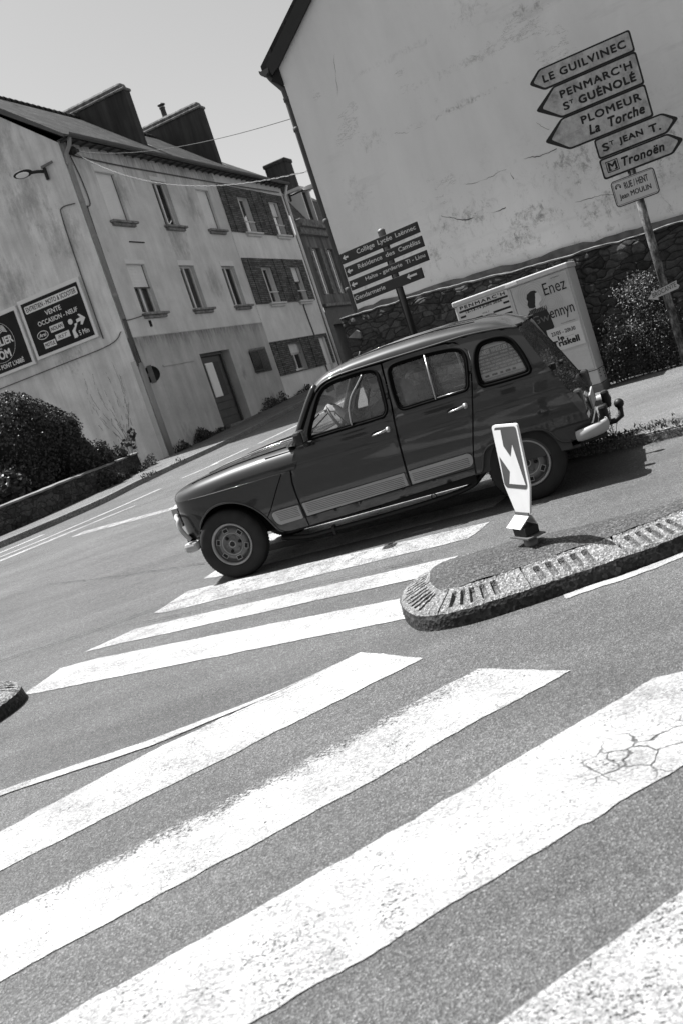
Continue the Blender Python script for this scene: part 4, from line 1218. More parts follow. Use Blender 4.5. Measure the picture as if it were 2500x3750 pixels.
poly2d(m, [(-.43, 1.30), (-.405, 1.305), (-.388, 1.285), (-.386, 1.262), (-.368, 1.238), (-.382, 1.228), (-.376, 1.214), (-.385, 1.195), (-.41, 1.188), (-.425, 1.165), (-.41, 1.13), (-.47, 1.125), (-.465, 1.18), (-.445, 1.24)], -.0038)
m.build('pale_face', M_PW, cp)
m = MB()
for k in range(11):
    x = -.555+k*.020
    poly2d(m, [(x, 1.085+.004*(k % 2)), (x+.012, 1.085), (x+.008, 1.135), (x-.0, 1.135)], -.0038)
for k in range(7): poly2d(m, [(-.61+k*.008, .82-.03*k), (-.52+k*.006, .86-.035*k), (-.52+k*.006, .85-.035*k), (-.61+k*.008, .808-.03*k)], -.0036)
m.build('collar', M_PM, cp)
m = MB()
put2d(m, text2d('Enez', (-.33, -.066, 1.235, 1.375), .0), -.0042)
put2d(m, text2d('ennyn', (-.335, -.050, .925, 1.05), -.004), -.0042)
put2d(m, text2d('Avec la participation de :', (-.24, -.07, .868, .884), .0), -.0042)
put2d(m, text2d('présentent', (-.21, -.11, 1.393, 1.408), .0), -.0042)
poly2d(m, [(-.60, .575), (-.44, .567), (-.30, .585), (-.44, .589)], -.0042)
m.build('black_lettering', M_PD, cp)
m = MB(); put2d(m, text2d('Gw', (-.56, -.345, .955, 1.05), 0), -.0044); m.build('grey_lettering', M_PM, cp)
m = MB(); m.box((-.428, -.0052, .585), (-.032, -.0046, .852)); st_ = m.build('date_strip', M_PW, cp)
m = MB()
put2d(m, text2d('23/05 - 20h30', (-.385, -.10, .765, .808), .02), -.0058)
put2d(m, text2d('le', (-.322, -.255, .70, .748), .045), -.0058)
put2d(m, text2d('Triskell', (-.40, -.09, .632, .70), .045), -.0058)
put2d(m, text2d('CENTRE CULTUREL', (-.245, -.13, .716, .724), .0), -.0058)
m.build('strip_lettering', M_PD, st_)
# warning sticker by the door edge
t = thing('sticker', 'small warning sticker with triangle beside the concert poster', 'sticker', mat=rmat(-.682, -.0135, .93))
m = MB(); m.box((-.012, -.003, 0), (.035, .0, .10)); m.build('paper', M_PW, t)
m = MB(); poly2d(m, [(-.006, .06), (.029, .06), (.0115, .092)], -.004); poly2d(m, [(.004, .012), (.02, .012), (.02, .05), (.004, .05)], -.004); m.build('print', M_PD, t)

# ------------------------------------------------------------------ direction signs on the mast
M_SGN = None
def sign_mat():
    a = N('dirty_sign_white')
    d = a.ramp(a.noise(5.5, 7, .75), [(.34, .42), (.60, 1.0)])
    s2 = a.ramp(a.noise(26, 5, .75), [(.6, 1.0), (.72, .7)])
    c = a.math('MULTIPLY', a.math('MULTIPLY', d, s2), .44)
    return a.done(a.bsdf(c, .45, None, .4))
M_SGN = sign_mat()
M_SGNB = plain('sign_black', .012, .45, .2, 5)
def pole_mat():
    a = N('rusty_pole')
    f = a.noise(9, 7, .78, co=a.map((1, 1, .45)))
    return a.done(a.bsdf(a.ramp(f, [(.40, .02), (.50, .10), (.62, .30)]), .7, a.bump(f, .4, .01), .3))
M_POLE = pole_mat()
MX, MY, MZ = 4.130, 10.9, .475
MANG = rad(-24.5)
mast = thing('signpost', 'weathered pole that carries five direction arrows and a street plate', 'signpost', mat=Matrix.Translation((MX, MY, MZ)) @ Matrix.Rotation(MANG, 4, 'Z'))
m = MB(); m.tube([(-.028, .06, -.3), (-.028, .06, 4.0-MZ)], .044, 18); m.build('pole', M_POLE, mast)
m = MB()
for z in (2.72, 2.95, 3.3, 3.6, 3.9):
    m.lathe([(.045, -.02), (.055, -.02), (.055, .02), (.045, .02)], 18, 'Z', (-.028, .06, z-MZ)); m.box((-.10, .0, z-MZ-.018), (.045, .03, z-MZ+.018))
m.build('clamp', M_METAL, mast)
def arrow_sign(outer, inner, texts, label, extra=None):
    t = thing('direction_sign', label, 'direction sign', mat=Matrix.Translation((MX, MY, 0)) @ Matrix.Rotation(MANG, 4, 'Z'))
    m = MB(); m.prism(round_poly(outer, .03), -.028, .0); m.build('plate', M_SGNB, t)
    m = MB(); poly2d(m, round_poly(inner, .022), -.0295); m.build('face', M_SGN, t)
    m = MB()
    for s_, bx, sh, sp in texts: put2d(m, text2d(s_, bx, .035, sh, sp), -.031)
    if extra: extra(m)
    m.build('lettering', M_SGNB, t)
    return t
def larr(xt, xs, x1, z0, z1, b=.018, tipb=.06):
    zm = (z0+z1)/2
    o = [(xt, zm), (xs, z1), (x1, z1), (x1, z0), (xs, z0)]
    i = [(xt+tipb, zm), (xs+.012, z1-b), (x1-b, z1-b), (x1-b, z0+b), (xs+.012, z0+b)]
    return o, i
o, i = larr(-.79, -.65, .335, 3.815, 4.04, .018, .05)
arrow_sign(o, i, [('LE GUILVINEC', (-.632, .258, 3.885, 3.962), 0, 1.15)], 'topmost direction arrow lettered Le Guilvinec pointing left')
o, i = larr(-.80, -.56, .338, 3.472, 3.812, .018, .075)
arrow_sign(o, i, [("PENMARC'H", (-.505, .262, 3.665, 3.742), 0, 1.15), ('S', (-.508, -.448, 3.533, 3.610), 0, 1), ('T', (-.435, -.395, 3.572, 3.610), 0, 1), ('GUÉNOLÉ', (-.338, .266, 3.533, 3.632), 0, 1.12)], 'left pointing direction arrow lettered Penmarc\'h and St Guénolé')
o, i = larr(-.80, -.57, .338, 3.128, 3.469, .018, .075)
tt = arrow_sign(o, i, [('PLOMEUR', (-.37, .266, 3.328, 3.405), 0, 1.15), ('La  Torche', (-.322, .266, 3.192, 3.288), .22, 1.1)], 'left pointing direction arrow lettered Plomeur and La Torche')
m = MB(); poly2d(m, [(-.525, 3.288), (-.43, 3.292), (-.445, 3.31), (-.455, 3.34), (-.475, 3.388), (-.492, 3.36), (-.505, 3.325)], -.0315); m.build('torn_sticker', M_PG, tt)
def rarr(x0, xs, xt, z0, z1, b=.018, tipb=.055):
    zm = (z0+z1)/2
    return [(x0, z0), (xs, z0), (xt, zm), (xs, z1), (x0, z1)], [(x0+b, z0+b), (xs-.01, z0+b), (xt-tipb, zm), (xs-.01, z1-b), (x0+b, z1-b)]
o, i = rarr(-.308, .42, .565, 2.912, 3.125)
arrow_sign(o, i, [('S', (-.24, -.175, 2.972, 3.05), 0, 1), ('T', (-.16, -.115, 3.01, 3.05), 0, 1), ('JEAN', (-.06, .19, 2.972, 3.05), 0, 1.1), ('T.', (.26, .37, 2.972, 3.05), 0, 1.1)], 'right pointing direction arrow lettered St Jean T')
def monu(m):
    x0, x1, z0, z1 = -.258, -.128, 2.742, 2.862
    for q in ((x0, x1, z0, z0+.009), (x0, x1, z1-.009, z1), (x0, x0+.009, z0+.009, z1-.009), (x1-.009, x1, z0+.009, z1-.009)):
        poly2d(m, [(q[0], q[2]), (q[1], q[2]), (q[1], q[3]), (q[0], q[3])], -.031)
    put2d(m, text2d('M', (x0+.022, x1-.022, z0+.018, z1-.018), .03), -.031)
    poly2d(m, [(x0+.016, z0+.014), (x0+.05, z0+.014), (x0+.05, z0+.026), (x0+.016, z0+.026)], -.0312)
    poly2d(m, [(x1-.05, z0+.014), (x1-.016, z0+.014), (x1-.016, z0+.026), (x1-.05, z0+.026)], -.0312)
o, i = rarr(-.315, .42, .558, 2.69, 2.908)
arrow_sign(o, i, [('Tronoën', (-.09, .352, 2.757, 2.845), .22, 1.1)], 'lowest direction arrow lettered Tronoën with a monument symbol', monu)
t = thing('street_sign', 'white street plate lettered Rue Hent Jean Moulin', 'street sign', mat=Matrix.Translation((MX, MY, 0)) @ Matrix.Rotation(MANG, 4, 'Z'))
m = MB(); m.prism(rrect(-.268, .198, 2.362, 2.643, .04), -.026, .0); m.build('plate', M_SGNB, t)
m = MB(); poly2d(m, rrect(-.258, .188, 2.371, 2.634, .033), -.0272); m.build('face', plain('plate_white', .46, .45, .06, 4), t)
m = MB(); 
for (za, zb) in ((2.379, 2.383), (2.623, 2.627)): poly2d(m, [(-.24, za), (.17, za), (.17, zb), (-.24, zb)], -.0284)
for (xa, xb) in ((-.251, -.247), (.177, .181)): poly2d(m, [(xa, 2.40), (xb, 2.40), (xb, 2.605), (xa, 2.605)], -.0284)
put2d(m, text2d('RUE / HENT', (-.135, .118, 2.523, 2.593), .012), -.0284); put2d(m, text2d('Jean MOULIN', (-.212, .125, 2.418, 2.488), .012), -.0284)
m.build('lettering', M_SGNB, t)
m = MB(); poly2d(m, [(-.238, 2.535), (-.162, 2.535), (-.162, 2.608), (-.238, 2.608)], -.0282)
mm = MB(); ring2d(mm, -.20, 2.567, .024, .033, -.0288, 0, 180, 16); ring2d(mm, -.20, 2.567, .012, .019, -.0288, 0, 180, 12); mm.ell((-.222, -.0286, 2.56), (.010, .0006, .010), 10, 6); mm.ell((-.178, -.0286, 2.56), (.010, .0006, .010), 10, 6)
cr_ = m.build('crest', M_PW, t); mm.build('crest_print', M_PD, cr_)
t = thing('wooden_arrow', 'small pale wooden arrow hand lettered brocante low on the pole', 'arrow sign', mat=Matrix.Translation((MX, MY, 0)) @ Matrix.Rotation(MANG, 4, 'Z'))
m = MB(); m.prism([(-.222, 1.325), (-.135, 1.405), (-.138, 1.382), (.112, 1.425), (.105, 1.39), (.128, 1.36), (.108, 1.335), (-.118, 1.310), (-.114, 1.283)], -.034, -.016); m.build('board', plain('bare_wood', .40, .8, .12, 9), t)
m = MB()
sl_ = lambda p: (p[0], p[1]+.16*(p[0]+.13))
put2d(m, text2d('BROCANTE', (-.165, .095, 1.325, 1.375), -.012), -.0352, sl_)
m.build('lettering', M_PM, t)

# ------------------------------------------------------------------ town fingerpost
FX, FY = 1.1629, 9.8
FANG = rad(-36)
fpost = thing('fingerpost', 'dark round post that carries four black town sign blades', 'signpost', mat=Matrix.Translation((FX, FY, 0)) @ Matrix.Rotation(FANG, 4, 'Z'))
m = MB(); m.tube([(.033, .045, .2), (.033, .045, 2.775)], .037, 18); m.build('post', plain('post_paint', .014, .85, .25, 6, spec=.08), fpost)
m = MB(); m.lathe([(0, .022), (.028, .012), (.039, 0), (.039, -.01)], 18, 'Z', (.033, .045, 2.775)); m.build('cap', M_METAL, fpost)
M_TXT = plain('sign_letters', .42, .5, .05, 5)
def arrow_l(m, x0, x1, zc, h, y, al=0.0):
    t_ = h*.17; L = x1-x0
    P = [(x0, zc), (x0+h*.55, zc+h*.5), (x0+h*.72, zc+h*.36), (x0+h*.47, zc+t_), (x1, zc+t_), (x1, zc-t_), (x0+h*.47, zc-t_), (x0+h*.72, zc-h*.36), (x0+h*.55, zc-h*.5)]
    poly2d(m, P, y)
def town_sign(x0, x1, z0, z1, words, arrow, label, tilt=0.0):
    t = thing('town_sign', label, 'town sign', mat=Matrix.Translation((FX, FY, 0)) @ Matrix.Rotation(FANG, 4, 'Z'))
    m = MB(); m.bbox((x0, -.022, z0), (x1, .006, z1), .003); m.build('plate', M_SGNB, t)
    m = MB()
    for s_, bx in words: put2d(m, text2d(s_, bx, .012), -.0235)
    arrow_l(m, arrow[0], arrow[1], arrow[2], arrow[3], -.0235)
    m.build('lettering', M_TXT, t)
    m = MB(); m.box((-.03, .006, z0+.01), (.085, .085, z1-.01)); m.build('socket', M_SGNB, t)
    return t
town_sign(-.453, .452, 2.609, 2.711, [('Collège', (-.257, -.048, 2.634, 2.692)), ('Lycée', (-.006, .157, 2.634, 2.692)), ('Laënnec', (.20, .428, 2.648, 2.688))], (-.43, -.364, 2.662, .052), 'top black town blade lettered Collège Lycée Laënnec')
town_sign(-.447, .454, 2.474, 2.575, [('Résidence', (-.294, -.009, 2.512, 2.553)), ('des', (.036, .138, 2.512, 2.551)), ('Camélias', (.185, .428, 2.512, 2.553))], (-.43, -.364, 2.524, .052), 'second black town blade lettered Résidence des Camélias')
town_sign(-.447, .457, 2.339, 2.436, [('Halte - garderie', (-.255, .176, 2.368, 2.414)), ('Ti - Liou', (.22, .437, 2.380, 2.416))], (-.43, -.36, 2.388, .052), 'third black town blade lettered Halte-garderie Ti-Liou')
town_sign(-.448, .352, 2.203, 2.302, [('Gendarmerie', (-.435, -.075, 2.236, 2.278))], (.183, .296, 2.262, .055), 'lowest black town blade lettered Gendarmerie')

# ------------------------------------------------------------------ small keep-right sign on the island
ks = thing('keep_right_sign', 'leaning keep right sign with white arrow on the traffic island', 'traffic sign', (.876, 5.06, G(.876, 5.06)+.135))
ox, oz = .876, G(.876, 5.06)+.135
C5 = lambda x, y: (x, y)
M_KS = plain('reflective_white', .62, .5, .06, 8)
M_KSD = plain('sign_blue_dark', .060, .4, .15, 8)
def kp(pts): return [(x-ox, z-oz) for x, z in pts]
ks.matrix_world = Matrix.Translation((.9048, 5.2264, .3332)) @ Matrix.Rotation(rad(-66), 4, 'Z')
m = MB(); m.prism(round_poly([(-.019, .701), (.203, .688), (.154, .358), (.080, .203), (-.042, .217), (-.069, .372)], [.022, .022, .02, .005, .005, .03]), -.006, .006); m.build('panel', M_KS, ks)
m = MB(); poly2d(m, round_poly([(.0, .687), (.189, .676), (.135, .354), (.118, .338), (-.050, .357), (-.062, .374)], [.018, .018, .01, .01, .01, .012]), -.0072); m.build('dark_field', M_KSD, ks)
m = MB(); poly2d(m, [(-.009, .673), (.053, .670), (.036, .582), (.071, .520), (.116, .583), (.125, .361), (-.015, .376), (.024, .441), (-.032, .536)], -.0082); m.build('white_arrow', M_KS, ks)
m = MB()
m.prism([(-.042, .220), (.076, .211), (.072, .194), (-.046, .204)], -.012, -.0062)
m.build('fixing_strip', M_METAL, ks)
m = MB()   # folded skirt plates front and back
for s_ in (-1, 1):
    m.add([(-.046, s_*.010, .205), (.072, s_*.010, .194), (.028, s_*.058, .134), (-.094, s_*.058, .146), (-.046, s_*.006, .203), (.072, s_*.006, .192), (.028, s_*.053, .132), (-.094, s_*.053, .144)],
          [(0, 1, 2, 3), (7, 6, 5, 4), (0, 3, 7, 4), (1, 5, 6, 2), (3, 2, 6, 7), (0, 4, 5, 1)])
m.build('skirt_plate', M_KS, ks)
m = MB(); m.prism([(-.06, .145), (.05, .132), (.045, .088), (-.058, .098)], -.045, .045); m.build('hinge_block', M_BLACK, ks)
m = MB(); m.prism([(-.085, .094), (.075, .082), (.075, .074), (-.085, .086)], -.06, .06); m.build('base_plate', M_METAL, ks)
m = MB(); m.tube([(.004, 0, .084), (.006, 0, .03), (.004, 0, -.01), (.004, 0, -.05)], .036, 14, radii=[.036, .038, .046, .046]); m.build('post', M_METAL, ks)
# scrap of paper on the island
t = thing('paper_scrap', 'crumpled white paper scrap lying on the traffic island', 'litter', (1.28, 5.07, G(1.28, 5.07)+.155))
m = MB(); rows = []
for i in range(7):
    rows.append([(-.03+i*.01+.004*noise.noise((i, k, 1)), -.02+k*.009, .006*noise.noise((i*.9, k*.9, 4))+.004) for k in range(6)])
m.grid(rows, False); m.build('sheet', M_PW, t)
# ------------------------------------------------------------------ the car (local x to the rear, y to the far side, z up; origin under the front axle)
CEX = Vector((0.94565115, -0.32497237, -0.01169901)); CEY = Vector((0.32518289, 0.94503896, 0.0340214)); CEZ = CEX.cross(CEY)
CO = Vector((-0.67870037, 8.55038612, 0.3078139))
CM = Matrix(((CEX.x, CEY.x, CEZ.x, CO.x), (CEX.y, CEY.y, CEZ.y, CO.y), (CEX.z, CEY.z, CEZ.z, CO.z), (0, 0, 0, 1)))
car = thing('parked_car', 'dark boxy vintage hatchback with four side windows on the crossing', 'car', mat=CM)
car.name = 'vintage_car'
def paint():
    a = N('car_paint')
    f = a.noise(3, 3)
    col = a.ramp(f, [(.3, .014), (.7, .018)])
    nm = a.bump(a.noise(2.2, 2), .05, .02)
    return a.done(a.bsdf(col, .45, nm, .25, 0, .8, .035))
M_CAR = paint()
M_RUB = plain('seal_rubber', .004, .8, .2, 10, spec=.05)
M_TYRE = plain('tyre_rubber', .018, .85, .25, 14, bump=.2)
M_RIM = plain('painted_rim', .12, .42, .15, 9, metal=.35)
M_RIMEDGE = plain('rim_edge', .26, .45, .15, 9, metal=.3)
M_CHR = plain('brushed_chrome', .30, .32, .08, 8, metal=.8)
M_BUMP = plain('bumper_grey', .30, .5, .06, 6)
M_CLAD = plain('cladding_grey', .27, .6, .08, 6)
M_CLAD2 = plain('cladding_groove', .10, .6, .08, 6)
M_UNDER = plain('underbody', .010, .9, .3, 6)
M_CGLASS = glass('car_glass', .86, 1.0, .07)
M_LAMP = plain('tail_lens', .05, .18, .2, 8, coat=.6)
M_TRIM = plain('cabin_trim', .05, .8, .25, 6)
M_SEAT = plain('seat_cloth', .14, .9, .3, 12)
# plan of the body side: s runs from the nose centre along the side to the rear
PLAN = [(-.500, 0), (-.498, .16), (-.485, .34), (-.455, .48), (-.405, .585), (-.33, .653), (-.22, .696), (-.08, .722), (.10, .735), (.35, .738)]
PC = smooth_curve([(x, y) for x, y in PLAN], 10)
PS = [0.0]
for a_, b_ in zip(PC, PC[1:]): PS.append(PS[-1]+(b_-a_).length)
S35 = PS[-1]
def s_of_x(x):
    """arc length for a station on the straight side (x in metres)"""
    if x >= .35: return S35+(x-.35)
    for i in range(len(PC)-1, 0, -1):
        if PC[i-1].x <= x <= PC[i].x and PC[i].x > PC[i-1].x:
            return PS[i-1]+(PS[i]-PS[i-1])*(x-PC[i-1].x)/(PC[i].x-PC[i-1].x)
    return 0
def plan(s):
    """point and inward normal on the plan curve"""
    if s >= S35:
        x = .35+(s-S35)
        tap = .738
        if x > 2.2: tap -= .030*((x-2.2)/.8)**2
        return Vector((x, tap)), Vector((0, -1))
    s = max(0, s); i = 0
    while PS[i+1] < s: i += 1
    t = (s-PS[i])/(PS[i+1]-PS[i]); p = PC[i]+(PC[i+1]-PC[i])*t
    a_ = PC[max(0, i-1)]; b_ = PC[min(len(PC)-1, i+2)]
    tg = (b_-a_).normalized()
    return p, Vector((tg.y, -tg.x))
SIDE = [(.20, .060), (.26, .042), (.33, .026), (.45, .010), (.60, .002), (.705, .0), (.716, -.001), (.724, .007), (.80, .006), (.868, .010), (.880, .012), (.890, .022), (.94, .026), (1.0, .042), (1.1, .066), (1.2, .094), (1.26, .113), (1.32, .134), (1.4, .17)]
NOSE = [(.2, .14), (.30, .085), (.36, .06), (.41, .035), (.5, .012), (.6, .0), (.70, .004), (.75, .02), (.79, .05)]
def skin(s, z):
    p, n = plan(s)
    wn = min(1, max(0, 1-s/.62))
    d = interp(SIDE, z)*(1-wn)+interp(NOSE, z)*wn
    q = p+n*d
    return q
def side_pt(s, z, sgn=-1):
    q = skin(s, z); return (q.x, sgn*q.y, z)
ZR = (.33, .36, .39, .42, .45, .60, .700, .712, .718, .726, .80, .868, .880, .890, .90)
def panel(name, outline, holes=(), step=.035, mat=None, sgn=-1, parent=car, off=0.0, xmap=True):
    """outline in (x, z) on the body side"""
    conv = (lambda P: [(s_of_x(x), z) for x, z in P]) if xmap else (lambda P: P)
    vs, fs = cdt(conv(outline), [conv(h) for h in holes], step, ZR)
    m = MB()
    pts = []
    for s, z in vs:
        q = skin(s, z); p, n = plan(s)
        q = q-n*off
        pts.append((q.x, sgn*q.y, z))
    if sgn > 0: fs = [tuple(reversed(f)) for f in fs]
    m.add(pts, fs, True)
    # turn the edge inwards so that the sheet metal has a thickness
    return m.build(name, mat or M_CAR, parent)
FARCH = smooth_curve([(-.274, .365), (-.245, .442), (-.203, .505), (-.147, .557), (-.085, .595), (-.017, .616), (.062, .620), (.149, .604), (.222, .571), (.277, .531), (.332, .473), (.366, .42), (.396, .354), (.427, .292), (.455, .272)], 3)
FARCH = [(p.x, p.y) for p in FARCH]
DG = [(.686, .716), (.668, .63), (.664, .54), (.668, .45), (.673, .36), (.674, .335)]      # gap in front of the front door
def wing(sgn):
    out = [(0, .40), (0, .7165)] + [(s_of_x(x), .7165) for x in (-.45, -.3, -.1, .2, .45)] + [(s_of_x(x-.006), z) for x, z in DG] + [(s_of_x(.668), .262), (s_of_x(.53), .262)] + [(s_of_x(x), z) for x, z in FARCH[::-1]] + [(s_of_x(-.31), .352), (s_of_x(-.40), .36), (s_of_x(-.47), .38)]
    # the lower front edge
    vs, fs = cdt(out, (), .035, ZR); m = MB()
    pts = [side_pt(s, z, sgn) for s, z in vs]
    if sgn > 0: fs = [tuple(reversed(f)) for f in fs]
    m.add(pts, fs, True)
    o = m.build('front_wing', M_CAR, car)
    # rolled arch lip
    l = MB(); l.tube([Vector(side_pt(s_of_x(x), z, sgn)) for x, z in FARCH], .009, 6); l.build('arch_lip', M_CAR, o)
    k = MB(); k.tube([Vector(side_pt(s_of_x(x), .7175, sgn))+Vector((0, sgn*.0005, 0)) for x in [-.24+.04*q for q in range(24)]], .003, 6); k.build('swage_line', M_CAR, o)
    k = MB(); k.tube([Vector(side_pt(s_of_x(x), z, sgn))+Vector((0, sgn*.001, 0)) for x, z in ((.606, .712), (.57, .665), (.534, .619), (.426, .469), (.374, .412))], .004, 6); k.build('seam', M_RUB, o)
    return o
for sg in (-1, 1): wing(sg)
# bonnet and wing tops in one pressing, from the crease upwards
HT = [(-.6, .775), (-.42, .79), (-.30, .805), (-.15, .832), (0, .848), (.2, .866), (.45, .878), (.8, .886)]
m = MB(); rows = []
NSt = 64
stn = [S35*k/(NSt*.62) for k in range(int(NSt*.62))] + [s_of_x(.35+.37*k/18) for k in range(19)]
def bonnet_pt(s, t):
    p, n = plan(s)
    q0 = skin(s, .7165)
    mx = max(min(q0.x+.02, .9), -.12) if q0.x > -.12 else -.12-(-.12-q0.x)*.25
    M0 = Vector((mx, 0)); q = q0+(M0-q0)*t; d = (q-q0).length
    r = .15
    rise = (1-max(0, 1-d/r)**2.6)**(1/2.3) if d < r else 1.0
    top = interp(HT, q.x)+.012*(1-min(1, abs(q.y)/.6)**2)
    z = .7165+(top-.7165)*rise
    sh = max(0, (q0.x-.30)/.386)**1.5*.62*(z-.7165)
    return (q.x+sh, -q.y, z)
TT = [0, .004, .01, .02, .035, .055, .08, .11, .15, .2, .28, .4, .55, .7, .85, 1.0]
left = [[bonnet_pt(s, t) for t in TT] for s in stn]
m.grid(left)
m.grid([[(x, -y, z) for x, y, z in R][::-1] for R in left])
bon = m.build('bonnet', M_CAR, car, merge=.0005, normals=True)
m = MB()
for sg in (-1, 1):
    m.tube([Vector((x, sg*(.565-.02*max(0, -x)), interp(HT, x)+.0045)) for x in (-.22, -.1, .05, .2, .35, .5, .65, .74)], .005, 6)
m.build('bonnet_seam', M_RUB, bon)
m = MB()
for sg in (-1, 1): m.tube([Vector((-.3+k*.05, sg*.02*1, interp(HT, -.3+k*.05)+.014)) for k in range(21)], .006, 6)
m.build('bonnet_rib', M_CAR, bon)
# grille and headlamps on the nose
m = MB(); m.box((-.515, -.50, .50), (-.46, .50, .66)); gr = m.build('grille', M_BUMP, car)
for sg in (-1, 1):
    m = MB(); m.lathe([(0, -.012), (.05, -.010), (.078, -.002), (.085, .015), (.085, .05)], 24, 'X', (-.515, sg*.40, .585)); hl = m.build('headlight', M_CHR, car)
    m = MB(); m.lathe([(.086, -.004), (.094, .0), (.094, .03)], 24, 'X', (-.515, sg*.40, .585)); m.build('bezel', M_BUMP, hl)

# ---- doors
FW = [(.905, .914), (.915, .966), (.960, 1.045), (1.034, 1.168), (1.085, 1.225), (1.145, 1.253), (1.22, 1.263), (1.35, 1.267), (1.45, 1.264), (1.505, 1.253), (1.538, 1.228), (1.551, 1.185), (1.553, 1.09), (1.552, .985), (1.546, .943), (1.522, .913), (1.478, .903), (1.25, .903), (1.06, .903), (.925, .903)]
RW = [(1.622, 1.150), (1.626, 1.205), (1.648, 1.235), (1.695, 1.248), (1.80, 1.249), (1.92, 1.246), (2.08, 1.231), (2.155, 1.213), (2.194, 1.178), (2.204, 1.12), (2.192, 1.036), (2.172, .945), (2.146, .917), (2.10, .912), (2.00, .912), (1.82, .912), (1.69, .911), (1.655, .921), (1.632, .958), (1.622, 1.054)]
QW = [(2.250, 1.050), (2.268, 1.128), (2.290, 1.170), (2.312, 1.193), (2.348, 1.207), (2.42, 1.208), (2.495, 1.194), (2.537, 1.165), (2.566, 1.122), (2.596, 1.045), (2.614, .972), (2.621, .930), (2.612, .908), (2.580, .898), (2.436, .897), (2.295, .902), (2.263, .917), (2.248, .955)]
def sm(P, n=3): return [(p.x, p.y) for p in smooth_curve(P, n, True)]
def loop_tube(P, r, sgn, off=0.004, close=True, xm=True):
    pts = []
    for x, z in P:
        q = skin(s_of_x(x), z); pts.append(Vector((q.x, sgn*(q.y+off), z)))
    if close: pts += pts[:2]
    return pts
def shrink(P, d):
    c = Vector((sum(p[0] for p in P)/len(P), sum(p[1] for p in P)/len(P))); n = len(P); out = []
    for i in range(n):
        a_, b_ = Vector(P[i-1]), Vector(P[(i+1) % n]); t = (b_-a_).normalized(); q = Vector((-t.y, t.x))
        p = Vector(P[i]); q = q if q.dot(c-p) > 0 else -q
        out.append(tuple(p+q*d))
    return out
def glazing(parent, P, sgn, rim=.016, off=-.010):
    P = sm(P)
    s_ = MB(); s_.tube(loop_tube(P, rim, sgn, .001), rim*.62, 8, cap=False)
    s_.tube(loop_tube(shrink(P, rim*.9), rim, sgn, -.006), rim*.62, 8, cap=False)
    s_.build('window_seal', M_RUB, parent)
    vs, fs = cdt([(s_of_x(x), z) for x, z in shrink(P, .008)], (), .06)
    g = MB(); g.add([(lambda q: (q.x, sgn*(q.y+off), z))(skin(s, z)) for s, z in vs], fs, True)
    return g.build('window_pane', M_CGLASS, parent)
FDO = [(.797, .884), (.765, .852), (.728, .795), (.694, .722), (.676, .63), (.672, .54), (.676, .45), (.681, .36), (.683, .339), (1.543, .356), (1.546, .47), (1.561, .719), (1.582, .965), (1.584, 1.145), (1.582, 1.274), (1.436, 1.281), (1.26, 1.281), (1.149, 1.268), (1.098, 1.250), (1.045, 1.212), (.970, 1.122), (.88, .992)]
RDO = [(1.558, .356), (1.561, .47), (1.576, .719), (1.596, .965), (1.598, 1.145), (1.596, 1.275), (1.72, 1.283), (1.92, 1.280), (2.08, 1.268), (2.150, 1.251), (2.196, 1.22), (2.222, 1.175), (2.226, 1.126), (2.217, 1.053), (2.195, .946), (2.165, .827), (2.133, .706), (2.094, .578), (2.058, .455), (2.042, .375), (2.038, .358)]
def handle(parent, xl, zl, sgn):
    yb = skin(s_of_x(xl), zl).y
    m = MB(); P = [Vector((xl-.128, sgn*(yb+.020), zl-.012)), Vector((xl-.11, sgn*(yb+.032), zl-.008)), Vector((xl-.06, sgn*(yb+.034), zl-.004)), Vector((xl-.02, sgn*(yb+.022), zl)), Vector((xl, sgn*(yb+.008), zl))]
    m.tube(P, .01, 10, radii=[.005, .007, .009, .012, .014])
    m.lathe([(0, sgn*.024), (.016, sgn*.022), (.021, sgn*.015), (.023, 0)], 20, 'Y', (xl, sgn*(yb), zl))
    h = m.build('handle', M_CHR, parent, normals=True)
    k = MB(); k.lathe([(0, sgn*.030), (.009, sgn*.029), (.011, sgn*.024)], 14, 'Y', (xl, sgn*yb, zl)); k.build('lock', M_BUMP, h)
    d = MB(); d.ell((xl-.09, sgn*(yb+.0005), zl-.004), (.05, .003, .018)); d.build('handle_recess', M_UNDER, h)
def strip(parent, P, sgn, lines):
    vs, fs = cdt([(s_of_x(x), z) for x, z in P], (), .03, ZR+(.36, .39, .42)); m = MB()
    pts = [(lambda q: (q.x, sgn*(q.y+.009), z))(skin(s, z)) for s, z in vs]
    if sgn > 0: fs = [tuple(reversed(f)) for f in fs]
    m.add(pts, fs, True)
    D = densify(P, .03); n = len(D)
    oo = [(lambda q: (q.x, sgn*(q.y+.009), z))(skin(s_of_x(x), z)) for x, z in D]; ii = [(lambda q: (q.x, sgn*(q.y-.002), z))(skin(s_of_x(x), z)) for x, z in D]
    m.add(oo+ii, [(i, (i+1) % n, n+(i+1) % n, n+i) for i in range(n)])
    o = m.build('sill_cladding', M_CLAD, parent, normals=False)
    g = MB()
    for (x0, x1, z) in lines: g.tube([(lambda q: Vector((q.x, sgn*(q.y+.0092), z)))(skin(s_of_x(x0+(x1-x0)*k/6), z)) for k in range(7)], .0020, 5)
    g.build('rib', M_CLAD2, o)
def rpoly(P, r): return round_poly(P, r, 5)
